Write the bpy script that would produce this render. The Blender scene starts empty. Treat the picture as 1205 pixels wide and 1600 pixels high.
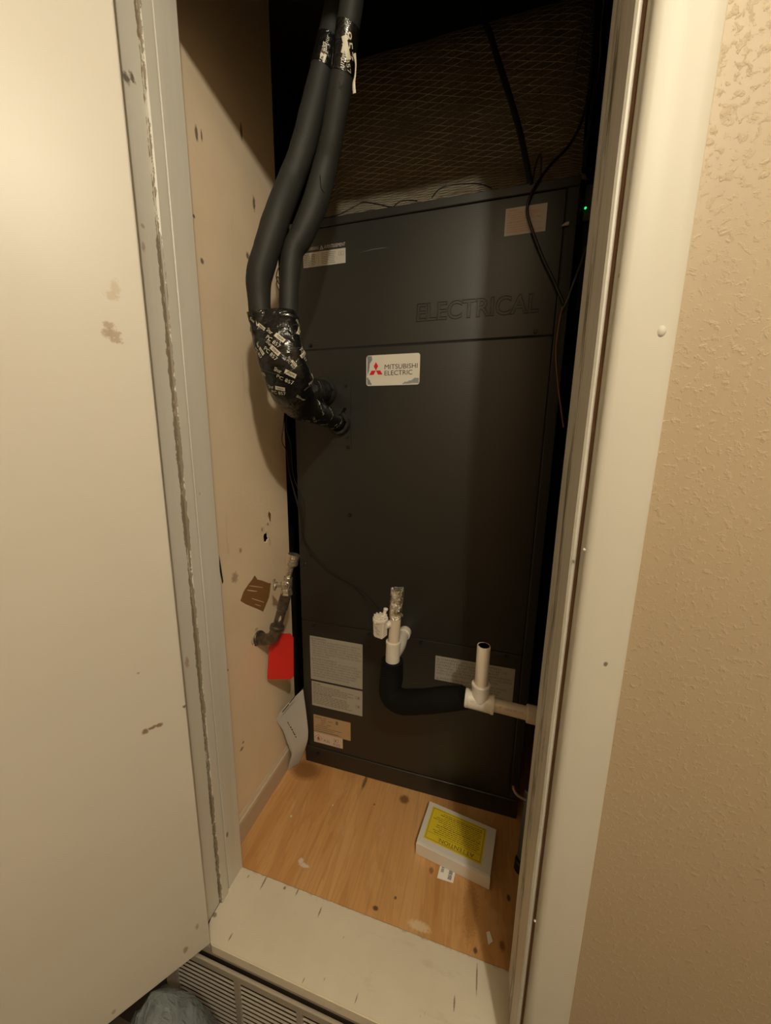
import bpy, bmesh, math, random
from mathutils import Vector, Matrix, noise
from mathutils.bvhtree import BVHTree
random.seed(7)
S = bpy.context.scene
COL = S.collection
PI = math.pi

# ------------------------------------------------------------ camera
cd = bpy.data.cameras.new('camera')
cam = bpy.data.objects.new('camera', cd)
COL.objects.link(cam)
cd.sensor_fit = 'VERTICAL'; cd.sensor_height = 36; cd.lens = 12.5302
cd.clip_start = 0.01
m3 = [[0.960913, -0.065792, 0.268918], [0.276461, 0.176654, -0.944649], [0.014645, 0.982072, 0.187938]]
cam.matrix_world = Matrix([m3[0] + [0.0], m3[1] + [0.0], m3[2] + [1.0], [0, 0, 0, 1]])
S.camera = cam

# ------------------------------------------------------------ world, light, exposure
w = bpy.data.worlds.new('world'); S.world = w; w.use_nodes = True
w.node_tree.nodes['Background'].inputs[0].default_value = (1.0, 0.8, 0.6, 1)
w.node_tree.nodes['Background'].inputs[1].default_value = 0.02
S.view_settings.view_transform = 'Standard'
S.view_settings.look = 'None'
S.view_settings.exposure = 0.0
S.view_settings.gamma = 1.0
S.view_settings.use_curve_mapping = False
ld = bpy.data.lights.new('ceiling_lamp_light', 'POINT')
ld.energy = 34.0; ld.color = (1.0, 0.92, 0.73); ld.shadow_soft_size = 0.028
lo = bpy.data.objects.new('ceiling_lamp_light', ld); COL.objects.link(lo)
lo.location = (0.36, -0.42, 1.857)

# ------------------------------------------------------------ node materials
def rgb(c): return (c[0], c[1], c[2], 1.0)

class NT:
    def __init__(s, name, rough=0.6, metal=0.0, spec=0.5):
        s.m = bpy.data.materials.new(name); s.m.use_nodes = True
        s.t = s.m.node_tree; s.n = s.t.nodes; s.l = s.t.links
        s.b = s.n['Principled BSDF']
        s.b.inputs['Roughness'].default_value = rough
        s.b.inputs['Metallic'].default_value = metal
        s.b.inputs['Specular IOR Level'].default_value = spec
        s.tc = s.n.new('ShaderNodeTexCoord'); s.co = s.tc.outputs['Object']
    def link(s, a, b): s.l.new(a, b)
    def mapping(s, scale=(1, 1, 1), rot=(0, 0, 0), loc=(0, 0, 0)):
        n = s.n.new('ShaderNodeMapping'); n.inputs['Scale'].default_value = scale
        n.inputs['Rotation'].default_value = rot; n.inputs['Location'].default_value = loc
        s.link(s.co, n.inputs['Vector']); return n.outputs[0]
    def noise(s, scale=5, detail=3, rough=0.5, vec=None, dist=0.0):
        n = s.n.new('ShaderNodeTexNoise'); n.inputs['Scale'].default_value = scale
        n.inputs['Detail'].default_value = detail; n.inputs['Roughness'].default_value = rough
        n.inputs['Distortion'].default_value = dist
        s.link(vec or s.co, n.inputs['Vector']); return n.outputs['Fac']
    def voronoi(s, scale=5, vec=None, feature='F1'):
        n = s.n.new('ShaderNodeTexVoronoi'); n.feature = feature
        n.inputs['Scale'].default_value = scale; s.link(vec or s.co, n.inputs['Vector']); return n.outputs['Distance']
    def ramp(s, fac, a, b, ca=(0, 0, 0), cb=(1, 1, 1)):
        n = s.n.new('ShaderNodeMapRange'); n.inputs[1].default_value = a; n.inputs[2].default_value = b
        n.clamp = True; s.link(fac, n.inputs[0]); return n.outputs[0]
    def math(s, op, a, b=0.0, c=None):
        n = s.n.new('ShaderNodeMath'); n.operation = op
        for i, v in enumerate([a, b] + ([c] if c is not None else [])):
            if isinstance(v, (int, float)): n.inputs[i].default_value = v
            else: s.link(v, n.inputs[i])
        return n.outputs[0]
    def mix(s, fac, a, b):
        n = s.n.new('ShaderNodeMix'); n.data_type = 'RGBA'
        if isinstance(fac, (int, float)): n.inputs[0].default_value = fac
        else: s.link(fac, n.inputs[0])
        for i, v in ((6, a), (7, b)):
            if isinstance(v, tuple): n.inputs[i].default_value = rgb(v)
            else: s.link(v, n.inputs[i])
        return n.outputs[2]
    def color(s, c):
        if isinstance(c, tuple): s.b.inputs['Base Color'].default_value = rgb(c)
        else: s.link(c, s.b.inputs['Base Color'])
        return s
    def rough(s, f): s.link(f, s.b.inputs['Roughness'])
    def bump(s, h, strength=0.3, dist=0.002):
        n = s.n.new('ShaderNodeBump'); n.inputs['Strength'].default_value = strength
        n.inputs['Distance'].default_value = dist
        s.link(h, n.inputs['Height']); s.link(n.outputs[0], s.b.inputs['Normal'])
    def axis(s, i):
        n = s.n.new('ShaderNodeSeparateXYZ'); s.link(s.co, n.inputs[0]); return n.outputs[i]
    def spot(s, c, r, amp=0.6, nscale=230, soft=0.3):
        """mask of a blot with a ragged rim round the world point c, radii r"""
        v = s.n.new('ShaderNodeVectorMath'); v.operation = 'SUBTRACT'; v.inputs[1].default_value = c; s.link(s.co, v.inputs[0])
        d = s.n.new('ShaderNodeVectorMath'); d.operation = 'DIVIDE'; d.inputs[1].default_value = r; s.link(v.outputs[0], d.inputs[0])
        l = s.n.new('ShaderNodeVectorMath'); l.operation = 'LENGTH'; s.link(d.outputs[0], l.inputs[0])
        n = s.noise(nscale, 5, 0.7)
        e = s.math('ADD', l.outputs['Value'], s.math('MULTIPLY', s.math('SUBTRACT', n, 0.5), amp * 2))
        return s.math('MULTIPLY', s.ramp(e, 1.0 + soft, 1.0 - soft), 0.85)

def plain(name, c, rough=0.6, metal=0.0, var=0.08, nscale=20, bump=0.0, bscale=200, bd=0.0005, spec=0.5):
    t = NT(name, rough, metal, spec)
    f = t.noise(nscale, 4)
    t.color(t.mix(f, tuple(x * (1 - var) for x in c), tuple(min(1, x * (1 + var)) for x in c)))
    if bump: t.bump(t.noise(bscale, 3), bump, bd)
    return t.m

def paint(name, c, spots=(), dirt=None, rough=0.45, extra=None, bump=0.12, bscale=90):
    """brushed gloss paint, slight mottling, named chips and stains"""
    t = NT(name, rough)
    f = t.noise(3.0, 5, 0.55)
    col = t.mix(t.ramp(f, 0.35, 0.7), tuple(x * 0.95 for x in c), c)
    if extra: col = extra(t, col)
    for (p, r, cc, amp) in spots:
        col = t.mix(t.spot(p, r, amp), col, cc)
    t.color(col)
    t.bump(t.noise(bscale, 4, 0.6), bump, 0.001)
    return t.m

CREAM = (0.74, 0.70, 0.62)
BROWN = (0.22, 0.10, 0.045)
DARKST = (0.10, 0.075, 0.05)

# textured wall of the hallway (knock-down texture is fine relief)
t = NT('hall_wall_paint', 0.5)
f = t.noise(4, 4)
t.color(t.mix(f, (0.45, 0.355, 0.235), (0.48, 0.38, 0.255)))
n1 = t.noise(135, 4, 0.6, dist=0.3); n2 = t.noise(40, 2, 0.5)
blob = t.ramp(n1, 0.53, 0.74)
h = t.math('ADD', t.math('MULTIPLY', blob, 1.0), t.math('MULTIPLY', n2, 0.35))
t.bump(h, 0.38, 0.0022)
M_HALL = t.m

# closet side wall, flat tan paint, smudged
def smudge(t, col):
    a = t.ramp(t.noise(7, 5, 0.6), 0.45, 0.75)
    col = t.mix(t.math('MULTIPLY', a, 0.22), col, (0.70, 0.46, 0.30))
    sc = t.noise(1.0, 2, 0.6, vec=t.mapping((8, 70, 6), (0.5, 0, 0)))
    return t.mix(t.math('MULTIPLY', t.ramp(sc, 0.70, 0.76), 0.12), col, (0.30, 0.2, 0.13))
M_CLOSET = paint('closet_wall_paint', (0.95, 0.77, 0.55), [
    ((-0.5500, 0.6388, 1.5497), (.02, .0035, .012), DARKST, .5), ((-0.5500, 0.6515, 1.5546), (.02, .002, .009), DARKST, .5),
    ((-0.5500, 0.7714, 1.6460), (.02, .004, .014), DARKST, .4), ((-0.5500, 0.6296, 1.3368), (.02, .004, .005), DARKST, .4),
    ((-0.5500, 0.8047, 1.5308), (.02, .004, .014), DARKST, .9), ((-0.5500, 0.7711, 1.4091), (.02, .005, .007), DARKST, .6),
    ((-0.5500, 0.6169, 1.4051), (.02, .003, .003), DARKST, .4),
    ((-0.5500, 0.6853, 0.7474), (.02, .004, .006), (0.42, .30, .2), .8), ((-0.5500, 0.6596, 0.6898), (.02, .010, .012), (0.45, .31, .2), 1.3),
    ((-0.5500, 0.6427, 0.2401), (.02, .006, .004), BROWN, .9), ((-0.5500, 0.6489, 0.2532), (.02, .003, .003), BROWN, .9),
    ((-0.5500, 0.6152, 0.4790), (.02, .002, .003), DARKST, .5)], rough=0.6, extra=smudge)

def door_dirt(t, col):
    a = t.ramp(t.noise(2.2, 6, 0.65), 0.5, 0.8)
    return t.mix(t.math('MULTIPLY', a, 0.25), col, (0.62, 0.53, 0.42))
SCUFF = (0.45, 0.34, 0.24)
M_DOOR = paint('door_paint', CREAM, [
    ((-0.5026, 0.3908, 1.1407), (.006, .006, .006), SCUFF, 1.3), ((-0.4986, 0.3964, 1.1404), (.008, .008, .005), SCUFF, 1.5),
    ((-0.5012, 0.3927, 1.1507), (.006, .006, .004), SCUFF, 1.3), ((-0.4975, 0.3980, 1.1326), (.006, .006, .004), SCUFF, 1.3),
    ((-0.4944, 0.4024, 1.1989), (.005, .005, .010), (0.62, .52, .40), 1.4), ((-0.4970, 0.3987, 1.1885), (.007, .007, .005), (0.62, .52, .40), 1.4),
    ((-0.5110, 0.3787, 0.5319), (.0045, .0045, .0045), BROWN, .7), ((-0.4996, 0.3949, 0.5331), (.0045, .0045, .0035), BROWN, .7),
    ((-0.5053, 0.3868, 0.5337), (.005, .005, .0025), BROWN, 1.7), ((-0.4771, 0.4269, 0.5486), (.003, .003, .003), DARKST, 1.0),
    ((-0.5004, 0.3939, 0.0352), (.004, .004, .007), (0.35, .27, .19), .8), ((-0.5107, 0.3792, 0.6379), (.002, .002, .002), SCUFF, .5),
    ((-0.5649, 0.3021, 0.0204), (.003, .003, .004), SCUFF, .8), ((-0.4873, 0.4124, 0.0690), (.003, .003, .006), SCUFF, 1.2)],
    extra=door_dirt, rough=0.4, bump=0.08, bscale=60)

def jamb_left(t, col):
    y = t.axis(1); z = t.axis(2)
    n = t.noise(1, 5, 0.7, vec=t.mapping((150, 150, 60)))
    n2 = t.noise(1, 3, 0.6, vec=t.mapping((3, 3, 5)))
    d = t.math('ABSOLUTE', t.math('SUBTRACT', y, 0.4893))
    d = t.math('ADD', d, t.math('MULTIPLY', t.math('SUBTRACT', n, 0.52), 0.010))
    wd = t.math('MULTIPLY', t.ramp(n2, 0.36, 0.62), 0.0034)
    m = t.math('LESS_THAN', d, wd)
    col = t.mix(t.math('MULTIPLY', m, 0.85), col, (0.20, 0.145, 0.085))
    g = t.noise(1, 4, 0.6, vec=t.mapping((30, 30, 1.2)))
    return t.mix(t.math('MULTIPLY', t.ramp(g, 0.5, 0.8), 0.35), col, (0.52, 0.46, 0.37))
M_JAMBL = paint('left_jamb_paint', (0.74, 0.71, 0.64), [
    ((-0.5050, 0.4625, 1.4809), (.004, .005, .006), DARKST, 1.2), ((-0.5050, 0.4719, 1.4899), (.004, .004, .006), DARKST, 1.5),
    ((-0.5050, 0.4655, 1.3058), (.004, .003, .003), SCUFF, .8), ((-0.5050, 0.4631, 1.2782), (.004, .003, .006), SCUFF, .8),
    ((-0.5050, 0.4667, 0.6023), (.004, .004, .010), SCUFF, 1.3), ((-0.5050, 0.5270, 0.9059), (.003, .002, .003), SCUFF, .8),
    ((-0.5050, 0.5236, 0.1443), (.004, .0035, .008), DARKST, .9)], extra=jamb_left, bump=0.2, bscale=70)

def jamb_right(t, col):
    y = t.axis(1)
    g = t.noise(1, 5, 0.7, vec=t.mapping((90, 90, 9)))
    g2 = t.noise(1, 4, 0.7, vec=t.mapping((60, 60, 2.2), loc=(3, 1, 4)))
    band = t.ramp(t.math('ABSOLUTE', t.math('SUBTRACT', y, t.math('ADD', 0.508, t.math('MULTIPLY', t.math('SUBTRACT', g2, .5), 0.05)))), 0.024, 0.008)
    m = t.math('MULTIPLY', band, t.ramp(t.math('MULTIPLY', g, t.math('ADD', g2, 0.62)), 0.53, 0.62))
    col = t.mix(t.math('MULTIPLY', m, 0.9), col, (0.13, 0.105, 0.07))
    s2 = t.noise(1, 4, 0.6, vec=t.mapping((50, 50, 1.5), loc=(7, 1, 1)))
    return t.mix(t.math('MULTIPLY', t.ramp(s2, 0.42, 0.75), 0.4), col, (0.50, 0.44, 0.34))
M_JAMBR = paint('right_jamb_paint', (0.86, 0.82, 0.74), [
    ((0.1030, 0.4647, 0.5985), (.004, .010, .045), (0.09, .045, .025), 1.1), ((0.1030, 0.4692, 0.5788), (.004, .006, .02), (0.05, .03, .02), .8),
    ((0.1030, 0.4380, 0.6468), (.004, .006, .03), (0.12, .07, .04), 1.1)], extra=jamb_right, bump=0.25, bscale=70)
M_RAW = plain('bare_wood_edge', (0.34, 0.19, 0.11), 0.75, var=.3, nscale=60, bump=.3)
M_TRIM = paint('trim_paint', (0.66, 0.63, 0.55), [
    ((0.1394, 0.4120, 0.7636), (.0022, .004, .0026), DARKST, .5), ((0.1026, 0.4120, 1.1755), (.003, .004, .005), SCUFF, 1.2),
    ((0.1042, 0.4120, 1.1583), (.0018, .004, .0025), DARKST, 1.2)], rough=0.5, bump=0.05)

# sill board with scuffs
t = NT('sill_board_paint', 0.45)
n = t.noise(6, 6, 0.6); c0 = t.mix(t.ramp(n, .38, .7), (0.76, 0.69, 0.56), (0.83, 0.77, 0.64))
g = t.noise(1, 5, 0.7, vec=t.mapping((9, 30, 9), (0, 0, .4)))
c0 = t.mix(t.math('MULTIPLY', t.ramp(g, .6, .78), .4), c0, (0.42, 0.35, 0.25))
n3 = t.noise(1, 2, 0.5, vec=t.mapping((110, 32, 30), (0, 0, -.35)))
c0 = t.mix(t.math('MULTIPLY', t.ramp(n3, .735, .76), .75), c0, (0.2, 0.15, 0.1))
for p, r in (((-0.4352, 0.5504, 0.0000), (.0018, .014, .02)), ((-0.2877, 0.5380, 0.0000), (.0015, .008, .02)), ((-0.4453, 0.4487, 0.0000), (.0015, .006, .02)),
             ((0.0430, 0.5327, 0.0000), (.0014, .02, .02)), ((-0.3525, 0.5563, 0.0000), (.0015, .008, .02)), ((0.0047, 0.4900, 0.0000), (.0016, .009, .02)),
             ((-0.5024, 0.4686, 0.0000), (.006, .004, .02)), ((-0.3834, 0.5532, 0.0000), (.003, .003, .02))):
    c0 = t.mix(t.spot(p, r, .5), c0, (0.22, 0.17, 0.11))
yb = t.axis(1); ed = t.math('ADD', yb, t.math('MULTIPLY', t.noise(70, 4, .7), 0.02))
c0 = t.mix(t.math('MULTIPLY', t.ramp(ed, 0.568, 0.574), .7), c0, (0.38, 0.29, 0.19))
t.color(c0); t.bump(t.noise(40, 4), .15, .001)
M_SILL = t.m

# plywood
t = NT('plywood', 0.42)
v = t.mapping((8, 1.3, 1), (0, 0, 0.22))
n = t.noise(1, 5, 0.62, vec=v, dist=0.8)
n2 = t.noise(1, 3, 0.5, vec=t.mapping((180, 4, 1), (0, 0, 0.20)))
wv = t.noise(1, 2, .5, vec=t.mapping((5, .8, 1), (0, 0, .25)), dist=1.5)
c0 = t.mix(t.ramp(n, .36, .66), (0.56, 0.27, 0.085), (0.76, 0.44, 0.18))
c0 = t.mix(t.math('MULTIPLY', t.ramp(wv, .45, .7), .45), c0, (0.80, 0.53, 0.27))
c0 = t.mix(t.math('MULTIPLY', t.ramp(n2, .5, .75), .35), c0, (0.40, 0.19, 0.07))
ring = t.math('SINE', t.math('MULTIPLY', n, 55.0))
c0 = t.mix(t.math('MULTIPLY', t.ramp(ring, .55, 1.0), .22), c0, (0.42, 0.20, 0.07))
dust = t.noise(9, 6, .7)
c0 = t.mix(t.math('MULTIPLY', t.ramp(dust, .58, .75), .35), c0, (0.78, 0.66, 0.50))
for p, r, cc, am in (((-0.1685, 0.8344, 0.0000), (.013, .012, .03), (0.20, .09, .03), .4), ((-0.1739, 0.5786, 0.0000), (.006, .004, .03), (0.07, .04, .02), .5),
             ((0.0391, 0.5725, 0.0000), (.004, .005, .03), (0.08, .05, .03), .6), ((0.1079, 0.6812, 0.0000), (.004, .006, .03), (0.06, .03, .02), .5),
             ((-0.1366, 0.6084, 0.0000), (.003, .003, .03), (0.09, .05, .03), .6), ((-0.2465, 0.7955, 0.0000), (.0025, .003, .03), (0.2, .1, .04), .6),
             ((0.0258, 0.6368, 0.0000), (.014, .05, .03), (0.42, .20, .06), 1.1), ((-0.0676, 0.6838, 0.0000), (.005, .007, .03), (0.24, .12, .05), .7),
             ((-0.4836, 0.8371, 0.0000), (.045, .03, .03), (0.26, .11, .03), .5), ((-0.2949, 0.8517, 0.0000), (.005, .022, .03), (0.16, .08, .03), .9),
             ((0.0914, 0.5949, 0.0000), (.005, .008, .03), (0.25, .08, .04), .8), ((-0.4539, 0.7001, 0.0000), (.003, .003, .03), (0.8, .72, .6), .8),
             ((-0.3758, 0.6126, 0.0000), (.006, .006, .03), (0.8, .74, .64), .9), ((-0.3580, 0.7601, 0.0000), (.002, .002, .03), (0.85, .8, .7), .6),
             ((-0.3638, 0.6064, 0.0000), (.012, .004, .03), (0.8, .74, .64), 1.3), ((-0.0768, 0.5766, 0.0000), (.022, .008, .03), (0.83, .66, .45), .9)):
    c0 = t.mix(t.spot(p, r, am), c0, cc)
t.color(c0); t.bump(n2, .12, .0006)
M_PLY = t.m

# dark cabinet enamel, foam, tape, metals, plastics
M_CAB = plain('charcoal_cabinet_enamel', (0.020, 0.019, 0.0155), 0.38, var=.10, nscale=3, bump=.05, bscale=900, bd=.0002, spec=.6)
M_CABD = plain('dark_cabinet_body', (0.018, 0.017, 0.014), 0.5)
M_SEAM = plain('black_seam', (0.004, 0.004, 0.004), 0.8)
M_FOAM = plain('black_foam_insulation', (0.022, 0.022, 0.0195), 0.62, var=.18, nscale=14, bump=.25, bscale=120, bd=.0008, spec=.35)
M_FOAM2 = plain('dusty_black_foam', (0.006, 0.006, 0.0056), 0.8, var=.5, nscale=16, bump=.3, bscale=150, bd=.0008, spec=.15)
t = NT('black_cork_tape', 0.2, spec=.6)
t.color((0.007, 0.007, 0.007)); t.bump(t.noise(1, 4, .55, vec=t.mapping((45, 45, 60), (.4, .6, 0)), dist=.6), .8, .005); M_TAPE = t.m
M_TPRINT = plain('tape_lettering', (0.62, 0.58, 0.46), 0.4)
M_PVC = plain('cream_pvc', (0.73, 0.62, 0.49), 0.35, var=.04)
M_PVCW = plain('white_pvc', (0.78, 0.72, 0.63), 0.3, var=.03)
M_FOILT = None
t = NT('crinkled_foil', 0.2, .92); t.color((0.88, 0.82, 0.70)); t.bump(t.noise(75, 4, .6, dist=.8), 1.0, .012); M_FOILT = t.m
t = NT('black_iron_pipe', 0.4, .6); f = t.noise(70, 4)
t.color(t.mix(t.ramp(f, .35, .7), (0.075, 0.06, 0.045), (0.19, 0.15, 0.11))); t.bump(f, .4, .001); M_IRON = t.m
t = NT('tin_plated_brass', 0.25, .92); t.color((0.70, 0.66, 0.58)); t.bump(t.noise(110, 3), .8, .004); M_CHROME = t.m
M_REDTAG = plain('red_card', (0.72, 0.022, 0.015), 0.45, var=.06)
M_BLACKC = plain('black_cable_jacket', (0.008, 0.008, 0.008), 0.35, spec=.5)
M_GREYC = plain('grey_cable_jacket', (0.10, 0.095, 0.085), 0.5)
M_COPPER = plain('brown_wire_jacket', (0.18, 0.085, 0.035), 0.45)
M_PAPER = plain('white_paper', (0.92, 0.90, 0.86), 0.6, var=.03)
M_BOX = plain('white_cardboard', (0.80, 0.76, 0.70), 0.5, var=.03)
M_YEL = plain('yellow_label', (0.85, 0.66, 0.035), 0.45, var=.04)
M_INK = plain('black_ink', (0.03, 0.02, 0.012), 0.6)
M_INKG = plain('grey_ink', (0.17, 0.15, 0.12), 0.6)
M_REDI = plain('red_ink', (0.62, 0.12, 0.08), 0.6)
M_LOGO = plain('logo_red', (0.70, 0.012, 0.02), 0.4)
M_STK = plain('sticker_white', (0.54, 0.51, 0.45), 0.4, var=.03)
M_STKG = plain('sticker_grey', (0.42, 0.40, 0.35), 0.4, var=.03)
M_TANL = plain('tan_nameplate', (0.48, 0.34, 0.20), 0.4, var=.04)
M_TANW = plain('pinkish_label', (0.66, 0.56, 0.47), 0.4, var=.03)
M_SILV = plain('silver_badge_backing', (0.36, 0.39, 0.43), 0.3, .5, var=.1)
M_BADGE = plain('badge_white', (0.74, 0.70, 0.62), 0.3, var=.03)
M_TORN = plain('brown_drywall_paper', (0.29, 0.135, 0.042), 0.75, var=.12, nscale=60, bump=.2)
M_GYP = plain('gypsum_crumble', (0.72, 0.62, 0.47), 0.8, bump=.5, bscale=200, bd=.002)
M_DARK = plain('dark_void', (0.010, 0.008, 0.006), 0.9)
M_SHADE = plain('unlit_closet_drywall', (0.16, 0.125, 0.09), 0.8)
M_GRILLE = plain('grille_enamel', (0.46, 0.41, 0.34), 0.4, var=.04)
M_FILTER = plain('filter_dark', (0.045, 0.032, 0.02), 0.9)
M_HFLOOR = plain('hall_carpet', (0.10, 0.08, 0.06), 0.95, var=.4, nscale=300)
M_CEIL = plain('ceiling_paint', (0.66, 0.58, 0.46), 0.8)
t = NT('thin_blue_plastic', 0.14); t.color((0.42, 0.50, 0.54)); t.b.inputs['Alpha'].default_value = .55
t.bump(t.noise(1, 4, .6, vec=t.mapping((40, 40, 7), (0, .35, 0)), dist=2.6), 1.0, .014); M_BAG = t.m
M_BAGIN = plain('bag_contents_grey', (0.16, 0.17, 0.18), 0.7, var=.4, nscale=12)
t = NT('green_lamp', .4); t.b.inputs['Emission Color'].default_value = (0.0, 1.0, .12, 1); t.b.inputs['Emission Strength'].default_value = 2.5; M_LED = t.m
M_BOARD = plain('control_board_green', (0.10, 0.12, 0.075), 0.5)
M_CLIP = plain('black_tab', (0.02, 0.02, 0.02), 0.5)

# FSK facing: foil with a diamond scrim of glass threads under it
t = NT('foil_scrim_facing', 0.24, .3)
def lines(t, sgn, per):
    x = t.axis(0); z = t.n.new('ShaderNodeUVMap'); z.uv_map = 'UVMap'
    sp = t.n.new('ShaderNodeSeparateXYZ'); t.link(z.outputs[0], sp.inputs[0])
    wob = t.math('MULTIPLY', t.noise(18, 2, .5), .006)
    q = t.math('ADD', t.math('ADD', sp.outputs[1], wob), t.math('MULTIPLY', x, 0.27 * sgn))
    fr = t.math('FRACT', t.math('DIVIDE', q, per))
    d = t.math('ABSOLUTE', t.math('SUBTRACT', fr, 0.5))
    return t.ramp(d, 0.075, 0.03)
def lines_total():
    la = lines(t, 1, .0150); lb = lines(t, -1, .0150)
    return t.math('MAXIMUM', la, lb)
L = lines_total()
crk = t.noise(60, 5, .65, dist=.6)
t.color(t.mix(t.math('MULTIPLY', L, t.ramp(t.noise(14, 5, .7), .28, .55)), (0.24, 0.19, 0.125), (1.0, 0.95, 0.76)))
t.rough(t.math('ADD', 0.30, t.math('MULTIPLY', L, 0.3)))
t.bump(t.math('ADD', t.math('MULTIPLY', L, .6), crk), 1.0, .007)
M_FSK = t.m

# ------------------------------------------------------------ object helpers
def tag(o, label=None, cat=None, group=None, kind=None):
    if label: o['label'] = label
    if cat: o['category'] = cat
    if group: o['group'] = group
    if kind: o['kind'] = kind
    return o

def obj(name, bm, mat, parent=None, smooth=False, label=None, kind=None):
    me = bpy.data.meshes.new(name)
    if isinstance(bm, bpy.types.Mesh): me = bm
    else:
        bm.to_mesh(me); bm.free()
    for mm in (mat if isinstance(mat, (list, tuple)) else [mat]): me.materials.append(mm)
    if smooth:
        for p in me.polygons: p.use_smooth = True
        try: me.set_sharp_from_angle(angle=math.radians(40))
        except Exception: pass
    o = bpy.data.objects.new(name, me); COL.objects.link(o)
    if parent: setp(o, parent)
    if label: o['label'] = label
    if kind: o['kind'] = kind
    return o

def setp(o, p):
    o.parent = p
    m = Matrix.Translation(p.location) if not p.parent else Matrix.Translation(p.parent.location) 
    o.matrix_parent_inverse = wm(p).inverted()

def wm(o):
    m = o.matrix_basis.copy()
    return (wm(o.parent) @ o.matrix_parent_inverse @ m) if o.parent else m

def empty(name, loc, label, cat, group=None, kind=None):
    o = bpy.data.objects.new(name, None); COL.objects.link(o); o.location = loc
    o.empty_display_size = .02
    return tag(o, label, cat, group, kind)

def B(): return bmesh.new()

def box(bm, x0, x1, y0, y1, z0, z1, bev=0.0, seg=1, mi=0):
    vs = [bm.verts.new((x, y, z)) for x in (x0, x1) for y in (y0, y1) for z in (z0, z1)]
    fs = [(0, 1, 3, 2), (4, 6, 7, 5), (0, 4, 5, 1), (2, 3, 7, 6), (0, 2, 6, 4), (1, 5, 7, 3)]
    F = [bm.faces.new([vs[i] for i in f]) for f in fs]
    for f in F: f.material_index = mi
    if bev:
        es = set(e for f in F for e in f.edges)
        bmesh.ops.bevel(bm, geom=list(es), offset=bev, segments=seg, affect='EDGES', profile=.5)
    return bm

def boxm(x0, x1, y0, y1, z0, z1, bev=0.0, seg=1): return box(B(), x0, x1, y0, y1, z0, z1, bev, seg)

def spline(pts, n=8):
    P = [Vector(p) for p in pts]; out = []
    for i in range(len(P) - 1):
        p0 = P[max(i - 1, 0)]; p1 = P[i]; p2 = P[i + 1]; p3 = P[min(i + 2, len(P) - 1)]
        for k in range(n):
            u = k / n
            out.append(0.5 * ((2 * p1) + (-p0 + p2) * u + (2 * p0 - 5 * p1 + 4 * p2 - p3) * u * u + (-p0 + 3 * p1 - 3 * p2 + p3) * u ** 3))
    out.append(P[-1]); return out

def spl(vals, n=8): return [v[0] for v in spline([(v, 0, 0) for v in vals], n)]

def loft(bm, path, ra, rb=None, hint=(1, 0, 0), seg=16, caps=True, disp=None, mi=0):
    """rings of half-axes ra (along the hint side) and rb round a path"""
    path = [Vector(p) for p in path]; n = len(path)
    if isinstance(ra, (int, float)): ra = [ra] * n
    rb = ra if rb is None else ([rb] * n if isinstance(rb, (int, float)) else rb)
    rings = []; a = Vector(hint)
    for i, p in enumerate(path):
        T = (path[min(i + 1, n - 1)] - path[max(i - 1, 0)]).normalized()
        a = a - T * a.dot(T)
        if a.length < 1e-6: a = T.orthogonal()
        a.normalize(); b = T.cross(a)
        ring = []
        for k in range(seg):
            th = 2 * PI * k / seg
            s = 1.0 + (disp(i, th, p) if disp else 0)
            ring.append(bm.verts.new(p + a * (math.cos(th) * ra[i] * s) + b * (math.sin(th) * rb[i] * s)))
        rings.append(ring)
    for i in range(n - 1):
        for k in range(seg):
            f = bm.faces.new((rings[i][k], rings[i][(k + 1) % seg], rings[i + 1][(k + 1) % seg], rings[i + 1][k])); f.material_index = mi
    if caps:
        bm.faces.new(list(reversed(rings[0]))).material_index = mi; bm.faces.new(rings[-1]).material_index = mi
    return bm

def tube(pts, r, seg=8, n=6, hint=(1, 0, 0)): return loft(B(), spline(pts, n), r, hint=hint, seg=seg)

def cyl(bm, a, b, r, seg=20, r2=None, bev=0, caps=True):
    a, b = Vector(a), Vector(b); T = (b - a).normalized(); r2 = r if r2 is None else r2
    if bev:
        L_ = (b - a).length
        pp = [a, a + T * bev, b - T * bev, b]; rr = [r - bev, r, r2, r2 - bev]
    else: pp = [a, b]; rr = [r, r2]
    h = Vector((1, 0, 0)) if abs(T.x) < .8 else Vector((0, 0, 1))
    return loft(bm, pp, rr, hint=h, seg=seg, caps=caps)

def pipe_open(bm, a, b, ro, ri, seg=24, depth=.03):
    """a pipe whose end b is open: outer wall, rim, inner bore"""
    a, b = Vector(a), Vector(b); T = (b - a).normalized()
    h = Vector((1, 0, 0)) if abs(T.x) < .8 else Vector((0, 0, 1))
    loft(bm, [a, b - T * .0006, b, b, b - T * depth], [ro, ro, ro - .0005, ri, ri], hint=h, seg=seg)
    return bm

def disc(bm, c, n, r, h, seg=16): return cyl(bm, c, Vector(c) + Vector(n).normalized() * h, r, seg, bev=min(h * .4, r * .3))

def prism(pts, axis, d0, d1):
    """polygon in two coordinates, given thickness along axis"""
    bm = B(); rs = []
    for d in (d0, d1):
        r = []
        for p in pts:
            q = list(p); q.insert(axis, d); r.append(bm.verts.new(q))
        rs.append(r)
    n = len(pts)
    bm.faces.new(rs[0]); bm.faces.new(list(reversed(rs[1])))
    for i in range(n): bm.faces.new((rs[0][i], rs[0][(i + 1) % n], rs[1][(i + 1) % n], rs[1][i]))
    bmesh.ops.recalc_face_normals(bm, faces=bm.faces[:])
    return bm

def merge(bm, other, mi=0):
    me = bpy.data.meshes.new('tmp'); other.to_mesh(me); other.free()
    n0 = len(bm.faces); bm.from_mesh(me); bm.faces.ensure_lookup_table()
    for f in bm.faces[n0:]: f.material_index = mi
    bpy.data.meshes.remove(me); return bm

def extr_profile(pts, axis, d0, d1): return prism(pts, axis, d0, d1)

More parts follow.
